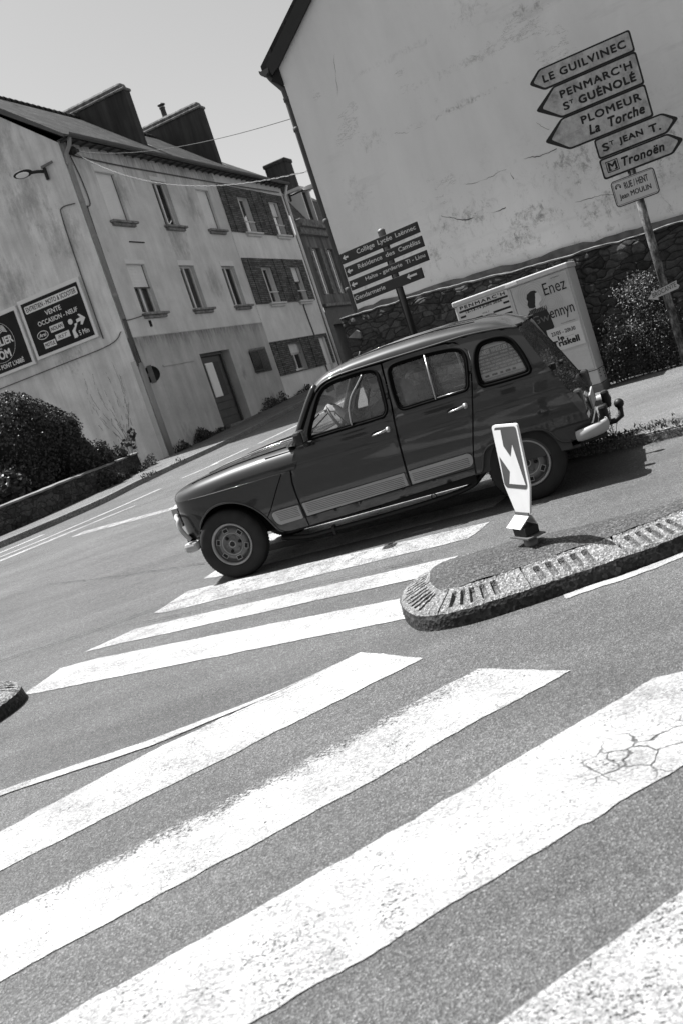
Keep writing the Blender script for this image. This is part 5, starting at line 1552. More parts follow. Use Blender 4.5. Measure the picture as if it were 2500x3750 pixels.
for sg in (-1, 1):
    fd = panel('door', FDO, [sm(FW)], sgn=sg)
    glazing(fd, FW, sg)
    handle(fd, 1.516, .806, sg)
    strip(fd, rpoly([(.688, .449), (1.530, .463), (1.531, .362), (.693, .342)], .006), sg, [(.71, 1.51, .437-.0135*k+.0) for k in range(6)])
    # slider frames of the front window
    for P, mt, r, o_ in (([(1.427, 1.243), (1.373, 1.184), (1.316, 1.126), (1.281, 1.066), (1.263, 1.005), (1.257, .912)], M_CHR, .0075, .002), ([(1.455, 1.13), (1.425, 1.06), (1.413, .99), (1.42, .91)], M_RUB, .007, -.02)):
        b = MB(); b.tube(loop_tube([(p.x, p.y) for p in smooth_curve(P, 4)], r, sg, o_, False), r, 8); b.build('glass_edge', mt, fd)
    rd = panel('door', RDO, [sm(RW)], sgn=sg)
    glazing(rd, RW, sg)
    handle(rd, 2.112, .810, sg)
    strip(rd, rpoly([(1.566, .466), (2.030, .474), (2.052, .45), (2.046, .40), (2.022, .376), (1.562, .362)], [.004, .02, .02, .02, .02, .004]), sg, [(1.585, 2.02, .440-.0135*k) for k in range(5)])
    b = MB(); b.tube(loop_tube([(1.916, 1.24), (1.917, 1.08), (1.918, .912)], .008, sg, .003, False), .008, 8); b.build('glass_edge', M_CHR, rd)
    b = MB(); b.tube(loop_tube([(1.938, 1.22), (1.938, 1.08), (1.938, .92)], .006, sg, -.018, False), .009, 8); b.build('glass_edge', M_TRIM, rd)
    b = MB(); b.tube(loop_tube([(1.93, .9235), (2.05, .9235), (2.14, .926)], .004, sg, .004, False), .0035, 6); b.build('chrome_bead', M_CHR, rd)
    # front strip end on the wing
    wg = [o for o in car.children if o.name.startswith('front_wing')][0 if sg < 0 else 1]
    strip(wg, rpoly([(.420, .425), (.437, .441), (.474, .446), (.655, .446), (.657, .336), (.463, .330), (.440, .345), (.424, .38)], .012), sg, [(.45+.004*k, .64, .432-.0135*k) for k in range(6)])
    # sill below the doors
    panel('sill', [(.676, .262), (1.22, .272), (2.03, .306), (2.034, .350), (1.55, .349), (.676, .331)], sgn=sg, off=-.006)
    # rear quarter
    RARCH = [(2.05, .352), (2.046, .312), (2.075, .311), (2.096, .335), (2.112, .38), (2.132, .432), (2.163, .468), (2.215, .489), (2.31, .502), (2.40, .509), (2.484, .511), (2.55, .502), (2.604, .480), (2.639, .446), (2.657, .405), (2.686, .374), (2.72, .359), (2.79, .353), (2.86, .358)]
    RARCH = [(p.x, p.y) for p in smooth_curve(RARCH, 3)]
    TAIL = [(2.910, .395), (2.916, .45), (2.906, .52), (2.880, .60), (2.826, .722), (2.778, .825), (2.732, .926), (2.684, 1.032), (2.640, 1.140), (2.622, 1.190), (2.604, 1.226)]
    QO = [(2.052, .36)] + [(x+.010, z) for x, z in RDO[::-1][1:10]] + [(2.158, 1.262), (2.10, 1.276), (2.02, 1.284), (2.2, 1.283), (2.4, 1.266), (2.53, 1.247)] + TAIL[::-1] + RARCH[::-1]
    q = panel('rear_wing', QO, [sm(QW)], sgn=sg)
    glazing(q, QW, sg, .020)
    l = MB(); l.tube(loop_tube(RARCH[6:-4], .01, sg, -.002, False), .009, 6); l.build('arch_lip', M_CAR, q)
    # window frame rail above the doors
    rl = MB(); rl.tube(loop_tube([(.80, .9), (.872, .998), (.962, 1.128), (1.040, 1.222), (1.092, 1.26), (1.149, 1.278), (1.26, 1.291), (1.44, 1.292), (1.6, 1.290), (1.93, 1.285), (2.1, 1.278), (2.16, 1.262), (2.2, 1.235), (2.23, 1.19)], .01, sg, -.012, False), .012, 8); rl.build('door_rubber', M_RUB, car)
    # tail lamp
    tl = panel('tail_light', rpoly([(2.812, .692), (2.84, .690), (2.880, .676), (2.908, .60), (2.914, .54), (2.894, .517), (2.872, .54), (2.835, .63)], .012), sgn=sg, mat=M_LAMP, off=.016)
    m = MB(); m.bbox((2.85, sg*.62-.045, .52), (2.915, sg*.62+.045, .69), .02); m.build('lens', M_LAMP, tl)

# ---- roof
GUT = [(1.040, 1.226), (1.092, 1.263), (1.149, 1.282), (1.26, 1.296), (1.44, 1.297), (1.6, 1.295), (1.93, 1.290), (2.1, 1.288), (2.25, 1.285), (2.4, 1.270), (2.53, 1.250), (2.604, 1.230)]
TOPL = [(1.012, 1.251), (1.067, 1.295), (1.126, 1.324), (1.186, 1.340), (1.35, 1.362), (1.63, 1.373), (1.94, 1.371), (2.14, 1.356), (2.33, 1.338), (2.46, 1.310), (2.555, 1.262), (2.61, 1.228)]
def top_at(x): return interp(TOPL, x)
m = MB(); rows = []
for p in smooth_curve(GUT, 4):
    x, zg = p.x, p.y
    zt = max(top_at(x), zg+.002); h = zt-zg; yg = skin(s_of_x(x), min(zg, 1.29)).y+.006
    half = []
    for t in (0, .015, .04, .08, .13, .2, .3, .42, .56, .72, .86, 1.0):
        yy = yg*(1-t)
        d = yg*t; r = .13
        rise = (1-max(0, 1-d/r)**2.2)**(1/2.2) if d < r else 1
        half.append((x-.02*0, yy, zg+h*rise+.018*min(1, h/.06)*(1-(1-t)**2)))
    # windscreen side bows forwards in the middle
    bow = .10*max(0, 1-(x-1.04)/.35) if x < 1.39 else 0
    row = [(a_-bow*(1-(b_/yg)**2), -b_, c_) for a_, b_, c_ in half] + [(a_-bow*(1-(b_/yg)**2), b_, c_) for a_, b_, c_ in half[::-1][1:]]
    rows.append(row)
m.grid(rows)
rf = m.build('roof', M_CAR, car, normals=True)
m = MB()
for sg in (-1, 1): m.tube([Vector((p.x, sg*(skin(s_of_x(p.x), min(p.y, 1.29)).y+.005), p.y-.001)) for p in smooth_curve(GUT, 3)], .007, 6)
m.build('gutter', M_CAR, rf)
m = MB()
for yy in (-.42, -.21, 0, .21, .42):
    m.tube([(1.3, yy, top_at(1.3)+.012), (1.6, yy, top_at(1.6)+.017), (2.0, yy, top_at(2.0)+.016), (2.3, yy, top_at(2.3)+.010)], .006, 6)
m.build('roof_rib', M_CAR, rf)
m = MB(); m.bbox((2.575, -.50, 1.222), (2.635, -.445, 1.250), .008); m.bbox((2.575, .445, 1.222), (2.635, .50, 1.250), .008); m.build('tailgate_hinge', M_BLACK, rf)
# windscreen and its pillars
PIL = [(.775, .888), (.84, .985), (.905, 1.080), (.968, 1.170), (1.026, 1.245), (1.06, 1.275)]
for sg in (-1, 1):
    m = MB(); m.tube([Vector((x-.008, sg*(skin(s_of_x(x), z).y-.012), z)) for x, z in PIL], .022, 10); m.build('screen_pillar', M_CAR, car)
    m = MB(); m.tube([Vector((x+.022, sg*(skin(s_of_x(x), z).y-.002), z-.01)) for x, z in PIL], .010, 8); m.build('door_rubber', M_RUB, car)
m = MB(); rows = []
for x, z in PIL:
    y = skin(s_of_x(x), z).y-.02
    rows.append([(x-.01-.10*(1-(k/8)**2), y*k/8, z) for k in range(-8, 9)])
m.grid(rows); m.build('windscreen', M_CGLASS, car)
m = MB(); rows = []
for x, z in ((.80, .872), (.76, .889), (.70, .893)):
    rows.append([(x-.10*(1-(k/8)**2), .70*k/8, z+.01*(1-(k/8)**2)) for k in range(-8, 9)])
m.grid(rows); m.build('scuttle', M_CAR, car)
m = MB()
for y0 in (-.35, .12): m.tube([(.66, y0, .905), (.70, y0+.05, .93), (.80, y0+.36, 1.02)], .006, 6)
m.build('wiper', M_RUB, car)
# ---- tail
TL = [(2.600, 1.228), (2.618, 1.190), (2.636, 1.140), (2.680, 1.032), (2.728, .926), (2.774, .825), (2.822, .722), (2.875, .60), (2.901, .52), (2.911, .45), (2.906, .395), (2.88, .36)]
m = MB(); rows = []
for p in smooth_curve(TL, 3):
    y = skin(s_of_x(p.x), p.y).y-.004
    rows.append([(p.x+.010*(1-(k/10)**2), y*k/10, p.y) for k in range(-10, 11)])
m.grid(rows); tg = m.build('tailgate', M_CAR, car, normals=True)
m = MB(); rows = []
for x, z in ((2.641, 1.135), (2.685, 1.03), (2.734, .92)):
    rows.append([(x+.010*(1-(k/10)**2)-.004, .52*k/10, z) for k in range(-10, 11)])
m.grid(rows); m.build('rear_window', M_BLACK, tg)
m = MB(); m.bbox((2.755, -.06, .84), (2.80, .06, .87), .01)
m.build('tailgate_handle', M_BLACK, tg)
m = MB(); m.bbox((2.75, -.60, .86), (2.785, -.56, .91), .006); m.build('hinge', M_BLACK, tg)
m = MB(); m.bbox((2.92, -.26, .47), (2.935, .26, .58), .004); m.build('number_plate', M_BUMP, tg)
# rear bumper: grey end pieces and black bar
m = MB(); m.bbox((2.95, -.60, .355), (3.0, .60, .41), .015); rb = m.build('rear_bumper', M_BLACK, car)
for sg in (-1, 1):
    m = MB(); rows = []
    sec = [(2.795, .012, .026), (2.80, .03, .036), (2.83, .050, .041), (2.88, .058, .043), (2.94, .055, .044), (2.985, .040, .044), (3.008, .0, .043), (3.015, -.05, .040), (3.015, -.12, .038)]
    for x, o_, hh in sec:
        zc = .378+.022*(x-2.8)/.2; yb = sg*(.705+o_)
        rows.append([(x+(.0 if x < 3 else .018*math.cos(a)), yb+sg*.026*math.cos(a), zc+hh*math.sin(a)) for a in [k*math.pi/6 for k in range(12)]])
    m.grid(rows, closed=True); m.add(rows[0], [tuple(range(12))]); m.build('bumper_end', M_BUMP, rb, normals=True)
for y in (-.42, .42):
    m = MB(); m.bbox((2.97, y-.035, .36), (3.035, y+.035, .505), .022); m.build('overrider', M_BLACK, rb)
m = MB(); m.tube([(2.85, 0, .30), (3.05, 0, .305), (3.10, 0, .33), (3.105, 0, .40)], .022, 10); m.ell((3.105, 0, .425), (.038, .038, .038)); m.build('tow_ball', M_BLACK, car)
m = MB(); m.bbox((2.80, -.62, .300), (3.0, -.55, .335), .01); m.build('tow_bracket', M_BLACK, car)
# front bumper tube and end block
m = MB(); P = smooth_curve([(-.48, .55, .59), (-.54, .3, .60), (-.55, 0, .60), (-.53, -.35, .60), (-.45, -.58, .598), (-.40, -.665, .58), (-.395, -.69, .535), (-.37, -.70, .47), (-.33, -.70, .405)], 5)
m.tube(P, .018, 12); fb = m.build('front_bumper', M_BUMP, car)
m = MB(); m.bbox((-.40, -.735, .305), (-.28, -.62, .385), .028); m.build('bumper_end', M_BUMP, fb)
m = MB(); m.bbox((-.42, -.62, .31), (-.36, .62, .38), .02); m.build('bumper_bar', M_BUMP, fb)
m = MB(); m.bbox((-.385, -.66, .33), (-.36, -.55, .44), .006); m.build('splash_flap', M_BLACK, fb)
# mirrors
for sg in (-1,):
    m = MB(); m.bbox((.850, sg*.86-.065, .893), (.925, sg*.86+.075, .998), .026); mr = m.build('door_mirror', M_BLACK, car)
    m = MB(); m.tube([(.90, sg*.83, .91), (.905, sg*.80, .88), (.90, sg*.735, .872)], .018, 10); m.bbox((.855, sg*.748-.012, .856), (.935, sg*.748+.012, .893), .008); m.build('mirror_arm', M_BLACK, mr)
    m = MB(); m.bbox((.9255, sg*.86-.045, .91), (.928, sg*.86+.055, .985), .001); m.build('mirror_glass', M_CHR, mr)
# aerial stub on the roof front
m = MB(); m.tube([(1.18, .30, 1.335), (1.22, .30, 1.40)], .012, 8); m.build('aerial_base', M_BLACK, car)
# ---- underside, wheel wells
m = MB()
m.box((.47, -.66, .24), (2.02, .66, .30)); m.box((-.30, -.44, .26), (.47, .44, .60)); m.box((2.0, -.52, .28), (2.9, .52, .46)); m.box((2.70, -.66, .37), (2.88, .66, .45))
m.box((.45, -.68, .30), (.47, .68, .70)); m.box((-.3, -.66, .64), (.47, .66, .66)); m.box((2.03, -.68, .53), (2.68, .68, .55)); m.box((2.0, -.68, .31), (2.02, .68, .6)); m.box((2.685, -.68, .40), (2.70, .68, .6))
m.bbox((1.05, -.69, .245), (1.25, -.3, .262), .006)
m.build('underbody', M_UNDER, car)
m = MB()
m.tube(smooth_curve([(.35, -.50, .19), (.6, -.60, .165), (.75, -.61, .165), (1.35, -.61, .17), (1.75, -.60, .185), (1.95, -.58, .21), (2.05, -.57, .27), (2.12, -.56, .32)], 5), .021, 10)
m.tube([(2.3, -.60, .27), (2.62, -.60, .278), (2.645, -.60, .279)], .03, 12)
m.tube([(2.645, -.60, .280), (2.82, -.60, .297)], .021, 12)
m.lathe([(.026, -.02), (.03, 0), (.026, .02)], 12, 'X', (.83, -.61, .166))
m.box((.82, -.64, .13), (.84, -.58, .2))
m.build('exhaust_pipe', M_BLACK, car)
m = MB(); m.tube([Vector((1.66+.02*math.cos(a), -.6, .205+.028*math.sin(a))) for a in [k*math.pi/8 for k in range(17)]], .004, 6); m.tube([(0, -.6, .28), (0, .6, .28)], .04, 10); m.tube([(2.41, -.6, .28), (2.41, .6, .28)], .04, 10)
m.build('axle', M_UNDER, car)
# ---- wheels
def wheel(x, y, sgn, rot):
    R = .284
    m = MB()
    m.lathe([(.165, sgn*.050), (.185, sgn*.062), (.22, sgn*.070), (.25, sgn*.068), (.268, sgn*.060), (.280, sgn*.045), (R, sgn*.028), (R, -sgn*.03), (.275, -sgn*.055), (.24, -sgn*.07), (.165, -sgn*.05)], 72, 'Y')
    for k in range(72):
        a = 2*math.pi*k/72
        c, s_ = math.cos(a), math.sin(a)
        m.add([(c*.2855, sgn*.04, s_*.2855), (c*.2855, -sgn*.04, s_*.2855), (math.cos(a+.05)*.2855, -sgn*.04, math.sin(a+.05)*.2855), (math.cos(a+.05)*.2855, sgn*.04, math.sin(a+.05)*.2855)], [(0, 1, 2, 3)])
    m.xf(Matrix.Translation((x, y, R-.004)))
    wh = m.build('wheel', M_TYRE, car, normals=True)
    m = MB()
    m.lathe([(.168, sgn*.040), (.172, sgn*.058), (.168, sgn*.064), (.160, sgn*.062), (.153, sgn*.040), (.150, sgn*.026), (.143, sgn*.022), (.138, sgn*.028), (.125, sgn*.042), (.112, sgn*.050), (.098, sgn*.052), (.088, sgn*.046), (.082, sgn*.036), (.072, sgn*.030), (.05, sgn*.032), (.038, sgn*.040), (.0, sgn*.040)], 72, 'Y')
    for k in range(3):
        a = rad(rot+25+120*k); m.ell((.056*math.cos(a), sgn*.033, .056*math.sin(a)), (.018, .006, .018))
    m.xf(Matrix.Translation((x, y, R-.004)))
    rim = m.build('rim', M_RIM, wh, normals=True)
    m = MB(); m.lathe([(.1675, sgn*.0405), (.1735, sgn*.0585), (.169, sgn*.0655), (.1595, sgn*.0635), (.1545, sgn*.045)], 72, 'Y'); m.lathe([(.0905, sgn*.0475), (.0885, sgn*.0482), (.0835, sgn*.040)], 48, 'Y'); m.xf(Matrix.Translation((x, y, R-.004))); m.build('rim_edge', M_RIMEDGE, rim, normals=True)
    m = MB(); m2 = MB()
    for k in range(6):
        a = rad(rot+60*k); Mx = Matrix.Translation((x, y, R-.004)) @ Matrix.Rotation(-a, 4, 'Y') @ Matrix.Translation((.118, sgn*.048, 0))
        b = MB(); b.bbox((-.013, -.006, -.019), (.013, .006, .019), .004); b.xf(Mx); m.add(b.v, b.f)
        b = MB(); 
        for q in ((-.018, -.0135, -.0245, .0245), (.0135, .018, -.0245, .0245), (-.018, .018, -.024, -.0195), (-.018, .018, .0195, .024)):
            c = MB(); c.box((q[0], -.0045, q[2]), (q[1], .0045, q[3])); b.add(c.v, c.f)
        b.xf(Mx); m2.add(b.v, b.f)
    for k in range(3):
        a = rad(rot-35+120*k); c = MB(); c.lathe([(0, sgn*.05), (.010, sgn*.049), (.013, sgn*.04), (.013, sgn*.03)], 10, 'Y', (.062*math.cos(a), 0, .062*math.sin(a))); c.xf(Matrix.Translation((x, y, R-.004))); m.add(c.v, c.f)
    m.build('slot', M_UNDER, rim); m2.build('slot_rim', M_RIMEDGE, rim)
    m = MB(); m.lathe([(0, sgn*.046), (.022, sgn*.046), (.024, sgn*.054), (.028, sgn*.055), (.030, sgn*.046), (.030, sgn*.036)], 24, 'Y'); m.xf(Matrix.Translation((x, y, R-.004))); m.build('hub_cap', M_BUMP, rim, normals=True)
    m = MB(); m.lathe([(0, sgn*.047), (.022, sgn*.047)], 20, 'Y'); m.xf(Matrix.Translation((x, y, R-.004))); m.build('hub_disc', M_BLACK, rim)
    return wh
wheel(0, -.640, -1, 41); wheel(2.406, -.628, -1, 28); wheel(0, .640, 1, 10); wheel(2.406, .628, 1, 0)
# ---- cabin
m = MB(); m.bbox((.80, -.64, .72), (1.02, .64, .89), .03); m.bbox((.98, -.60, .80), (1.06, -.10, .90), .03); m.build('dashboard', M_TRIM, car)
m = MB(); m.box((.5, -.69, .30), (2.75, -.665, .86)); m.box((.5, .665, .30), (2.75, .69, .86)); m.box((.7, -.66, .29), (2.8, .66, .31)); m.build('cabin_lining', M_TRIM, car)
for y in (-.33, .33):
    m = MB(); m.bbox((1.30, y-.22, .42), (1.74, y+.22, .56), .04); s_ = m.build('seat', M_SEAT, car)
    m = MB(); m.bbox((-.06, -.22, 0), (.06, .22, .40), .045); m.xf(Matrix.Translation((1.70, y, .52)) @ Matrix.Rotation(rad(14), 4, 'Y')); m.build('backrest', M_SEAT, s_)
m = MB(); m.bbox((2.05, -.60, .42), (2.42, .60, .58), .04); s_ = m.build('rear_bench', M_SEAT, car)
m = MB(); m.bbox((-.06, -.60, 0), (.06, .60, .44), .045); m.xf(Matrix.Translation((2.36, 0, .54)) @ Matrix.Rotation(rad(16), 4, 'Y')); m.build('backrest', M_SEAT, s_)
m = MB(); sw = Matrix.Translation((1.10, -.33, .93)) @ Matrix.Rotation(rad(-118), 4, 'Y')
ringp = [sw @ Vector((.185*math.cos(a), .185*math.sin(a), 0)) for a in [k*math.pi/20 for k in range(41)]]
m.tube(ringp, .012, 8, cap=False); m.tube([sw @ Vector((-.18, 0, 0)), sw @ Vector((.18, 0, 0))], .012, 8); m.tube([sw @ Vector((0, 0, 0)), sw @ Vector((0, 0, .3))], .02, 8)
m.build('steering_wheel', M_BLACK, car)
m = MB(); m.bbox((.95, -.10, 1.17), (.975, .10, 1.225), .012); m.tube([(.96, 0, 1.22), (1.0, 0, 1.28)], .008, 6); m.build('inside_mirror', M_BLACK, car)
# festival sheet behind the rear side glass
def sheet_mat(name, c):
    a = N(name)
    d = a.n('ShaderNodeBsdfDiffuse'); d.inputs[0].default_value = (c, c, c, 1)
    t_ = a.n('ShaderNodeBsdfTranslucent'); t_.inputs[0].default_value = (c, c, c, 1)
    return a.done(a.n('ShaderNodeMixShader', i0=.12, i1=d, i2=t_))
t = thing('window_sheet', 'festival line-up sheet taped inside the rear side window', 'poster', mat=CM)
y0 = .615
def sk(p): return (p[0], -(skin(s_of_x(p[0]), p[1]).y-.030), p[1])
QP = shrink(sm(QW), .020)
def slanted(m, x0, x1, z0, z1, d):
    P = [(x0, z0), (x1, z0), (x1, z1), (x0, z1)]
    m.add([(p[0], -(skin(s_of_x(2.4), p[1]).y-.030)-d, p[1]) for p in P], [(0, 1, 2, 3)])
m = MB(); slanted(m, 2.255, 2.60, .90, 1.18, 0); m.build('paper', sheet_mat('sheet_pale', .9), t)
m = MB(); slanted(m, 2.255, 2.60, .985, 1.150, .001); m.build('dark_band', sheet_mat('sheet_grey', .34), t)
m = MB()
for s_, za, zb, xa, xb in (('DARKNESS  WHITE LIES  FRA', 1.112, 1.143, 2.262, 2.555), ('TEMPERANCE MOVEMENT   MARUJA   TRIGGER', 1.087, 1.102, 2.262, 2.57), ('SUBWAYS  THE LAST INTERNATIONALE  THE MOLOT', 1.063, 1.078, 2.262, 2.58), ('DO  THE HEFFS  THE DAMN TRUTH  THE TIGRS  B', 1.040, 1.055, 2.262, 2.585), ('LANCIS OF DELIRIUM  STORM ORCHESTRA  LOWLAND', 1.017, 1.031, 2.262, 2.59), ('YOUNDRAG  FRAGILE  TREAKS  BATARDS  GROVE', .994, 1.008, 2.262, 2.595)):
    vs, fs = text2d(s_, (xa, xb, za, zb), .03)
    m.add([(p[0], -(skin(s_of_x(2.4), p[1]).y-.030)-.0022-(p[2] if len(p) > 2 else 0), p[1]) for p in vs], fs)
m.build('lettering', sheet_mat('sheet_letters', .92), t)
m = MB()
for x, w_ in ((2.30, .03), (2.35, .04), (2.41, .022), (2.45, .035), (2.50, .025)):
    slanted(m, x, x+w_, .955, .968, .0022)
slanted(m, 2.255, 2.60, .942, .944, .0022)
m.build('logos', M_PM, t)
# ------------------------------------------------------------------ people in the car (built in car coordinates)
M_SKIN = plain('skin', .26, .55, .12, 14)
M_HAIR = plain('hair', .015, .8, .3, 30)
M_SHIRT = plain('dark_shirt', .05, .9, .25, 9)
M_TROUS = plain('trousers', .03, .9, .25, 9)
def plaid():
    a = N('plaid_shirt')
    s_ = a.sep()
    fx = a.math('GREATER_THAN', a.math('SINE', a.math('MULTIPLY', a.math('ADD', s_[0], s_[1]), 75)), .2)
    fz = a.math('GREATER_THAN', a.math('SINE', a.math('MULTIPLY', s_[2], 75)), .2)
    c = a.math('ADD', .22, a.math('ADD', a.math('MULTIPLY', fx, .24), a.math('MULTIPLY', fz, .24)))
    return a.done(a.bsdf(c, .9))
M_PLAID = plaid()
def limb(m, pts, radii, n=12): m.tube(smooth_curve(pts, 4), 0, n, radii=[r for i in range(len(radii)-1) for r in [radii[i]+(radii[i+1]-radii[i])*k/4 for k in range(4)]]+[radii[-1]])
def hand(m, c, fwd, palm_n, curl=.9, grip=.014):
    """palm, four bent fingers of unequal length and a thumb from the side of the palm"""
    f = Vector(fwd).normalized(); nrm = Vector(palm_n).normalized(); side = f.cross(nrm).normalized(); c = Vector(c)
    for k in range(5): m.ell(c+f*(.01+.016*k), (.018, .018, .018), 10, 8)
    R_ = Matrix((side, f, nrm)).transposed()
    m.ell(c+f*.045, (.040, .048, .014), 14, 10, R_)
    for i, L in enumerate((.068, .078, .073, .056)):
        b = c+f*.085+side*(-.030+.020*i)
        p = [b, b+f*L*.35+nrm*.004]
        d1 = (f*math.cos(curl)+nrm*math.sin(curl)); p.append(p[1]+d1*L*.38)
        d2 = (f*math.cos(curl*2.1)+nrm*math.sin(curl*2.1)); p.append(p[2]+d2*L*.34)
        m.tube(p, .008, 8, radii=[.0095, .009, .0082, .0072]); m.ell(p[-1], (.0074, .0074, .0074), 8, 6)
    b = c+f*.02-side*.034
    p = [b, b-side*.018+f*.022+nrm*.012, b-side*.014+f*.044+nrm*.030, b-side*.002+f*.052+nrm*.046]
    m.tube(p, .01, 8, radii=[.013, .011, .0095, .008]); m.ell(p[-1], (.0082, .0082, .0082), 8, 6)
def head(m, c, yaw=0.0, pitch=0.0):
    """a head facing local -x, turned by yaw"""
    Rm = Matrix.Rotation(yaw, 3, 'Z') @ Matrix.Rotation(pitch, 3, 'Y')
    c = Vector(c); P = lambda x, y, z: c+Rm @ Vector((x, y, z))
    m.ell(c, (.096, .076, .108), 20, 14, Rm)
    m.ell(P(-.030, 0, -.052), (.066, .058, .066), 16, 12, Rm)       # jaw
    m.ell(P(-.078, 0, -.096), (.022, .024, .018), 10, 8, Rm)          # chin
    m.tube([P(-.090, 0, .012), P(-.108, 0, -.020), P(-.112, 0, -.034)], .012, 8, radii=[.010, .013, .016]); m.ell(P(-.106, 0, -.038), (.016, .017, .010), 10, 8, Rm)
    m.ell(P(-.088, 0, .022), (.016, .058, .011), 12, 8, Rm)           # brow
    for s_ in (-1, 1):
        m.ell(P(.012, s_*.077, -.010), (.019, .009, .030), 10, 8, Rm)  # ears
        m.ell(P(-.062, s_*.042, -.026), (.028, .022, .020), 10, 8, Rm)  # cheeks
    m.ell(P(-.095, 0, -.064), (.014, .026, .007), 10, 6, Rm); m.ell(P(-.093, 0, -.075), (.013, .023, .007), 10, 6, Rm)   # lips
    return P, Rm
def eyes(P, Rm, parent, glasses=False):
    gl = MB()
    for s_ in (-1, 1):
        c_ = P(-.099, s_*.033, .0); gl.tube([c_+Rm @ Vector((0, .024*math.cos(a), .018*math.sin(a))) for a in [q*math.pi/8 for q in range(17)]], .0022, 5, cap=False); gl.tube([P(-.098, s_*.057, .004), P(.01, s_*.080, .004)], .0022, 5)
    gl.tube([P(-.103, -.009, .002), P(-.103, .009, .002)], .0022, 5)
    if glasses: gl.build('glasses', M_BLACK, parent)
    e = MB(); k = MB()
    for s_ in (-1, 1):
        e.ell(P(-.083, s_*.031, .001), (.010, .013, .009), 10, 8, Rm); k.ell(P(-.090, s_*.031, .001), (.005, .006, .006), 8, 6, Rm)
    o = e.build('eyes', M_PW, parent); k.build('pupils', M_BLACK, o)
def person(label, x, y, hz, head_c, yaw, shirt, arms, hairlong=.0, group=None, belly=.0):
    t = thing('person', label, 'person', mat=CM)
    b = MB()
    P, Rm = head(b, head_c, yaw)
    sh = Vector((x+.03, y, hz+.42))
    limb(b, [Vector(head_c)+Vector((.022, 0, -.05)), sh+Vector((-.005, 0, .05)), sh], [.056, .052, .060])
    limb(b, [sh, (x+.02, y, hz+.22), (x, y, hz)], [.10, .115, .125])
    for s_, el, wr, fw, pn, cl in arms:
        so_ = sh+Vector((0, s_*.185, -.015))
        limb(b, [sh+Vector((0, s_*.08, .0)), so_], [.06, .052])
        limb(b, [so_, el, wr], [.046, .037, .025]); b.ell(wr, (.027, .027, .027))
        hand(b, wr, fw, pn, cl)
    for s_ in (-1, 1):
        limb(b, [(x, y+s_*.09, hz), (x-.38, y+s_*.13, hz+.05), (x-.52, y+s_*.12, hz-.26)], [.085, .062, .045])
    body = b.build('body', M_SKIN, t, remesh=.0065)
    c = MB()
    for i in range(9):
        f_ = i/8; p = Vector((x, y, hz-.03)).lerp(sh+Vector((0, 0, .01)), f_)
        c.ell(p, (.125+.02*math.sin(f_*3)+belly*(1-f_), .165+.045*f_-.05*max(0, f_-.8)*4, .07), 18, 10)
    for s_, el, wr, fw, pn, cl in arms:
        so_ = sh+Vector((0, s_*.185, -.015)); el = Vector(el); wr = Vector(wr)
        limb(c, [sh+Vector((0, s_*.05, .01)), so_+Vector((0, 0, .0))], [.075, .068])
        limb(c, [so_, el, el.lerp(wr, .62)], [.064, .053, .042])
    c.build('shirt', shirt, t, remesh=.009)
    c = MB()
    for s_ in (-1, 1):
        limb(c, [(x+.02, y+s_*.08, hz-.02), (x-.38, y+s_*.13, hz+.05), (x-.52, y+s_*.12, hz-.26)], [.105, .078, .062])
    c.build('trousers', M_TROUS, t, remesh=.014)
    h = MB()
    h.ell(P(.022, 0, .034), (.098, .086, .090), 18, 12, Rm); h.ell(P(.05, 0, -.01), (.068, .083, .075+hairlong), 16, 12, Rm)
    for k in range(16): h.ell(P(-.02+.10*random.random(), random.uniform(-.06, .06), .085+.03*random.random()), (.026, .022, .018), 8, 6, Rm)
    h.build('hair', M_HAIR, t, remesh=.009)
    eyes(P, Rm, t, belly == 0)
    return t
person('driver with glasses and a dark top holding the steering wheel of the car', 1.55, -.33, .62, (1.475, -.345, 1.190), rad(0), M_SHIRT,
       [(-1, (1.30, -.56, .885), (1.105, -.44, 1.035), (-.85, .25, .45), (.35, .3, -.9), .75), (1, (1.32, -.10, .86), (1.11, -.19, .985), (-.85, -.2, .4), (.35, -.3, -.9), .75)], .01)
person('front passenger in a pale checked shirt on the far seat', 1.60, .33, .64, (1.555, .33, 1.235), rad(12), M_PLAID,
       [(-1, (1.42, .12, .80), (1.22, .20, .74), (-.9, .2, -.1), (0, 0, -1), .5), (1, (1.42, .55, .80), (1.22, .46, .74), (-.9, -.2, -.1), (0, 0, -1), .5)], .02, None, .02)

# ------------------------------------------------------------------ leaves
M_LEAF = leafy('ivy_leaf', .010, .050)
M_LEAF2 = leafy('shrub_leaf', .014, .060)
M_LEAF3 = leafy('weed_leaf', .02, .09)
M_FLOW = leafy('pale_blossom', .10, .26)
M_STEM = plain('woody_stem', .035, .9, .3, 12)
def leaf_mesh(name, mat, items, parent=None):
    """items: (centre, normal, along, length, width)"""
    V = []; F = []
    for c, n, a, L, wd in items:
        c = Vector(c); n = Vector(n).normalized(); a = Vector(a); a = (a-n*a.dot(n))
        if a.length < 1e-4: a = n.orthogonal()
        a.normalize(); b = n.cross(a); i = len(V)
        V += [c-a*L*.5, c+b*wd*.5+n*wd*.10, c+a*L*.5-n*L*.12, c-b*wd*.5+n*wd*.10, c]
        F += [(i, i+1, i+4), (i+1, i+2, i+4), (i+2, i+3, i+4), (i+3, i, i+4)]
    me = bpy.data.meshes.new(name); me.from_pydata([v[:] for v in V], [], F); me.update()
    me.materials.append(mat); o = bpy.data.objects.new(name, me); COL.objects.link(o)
    if parent: o.parent = parent
    return o
def rdir(): 
    z = random.uniform(-1, 1); a = random.uniform(0, 2*math.pi); r = math.sqrt(1-z*z)
    return Vector((r*math.cos(a), r*math.sin(a), z))
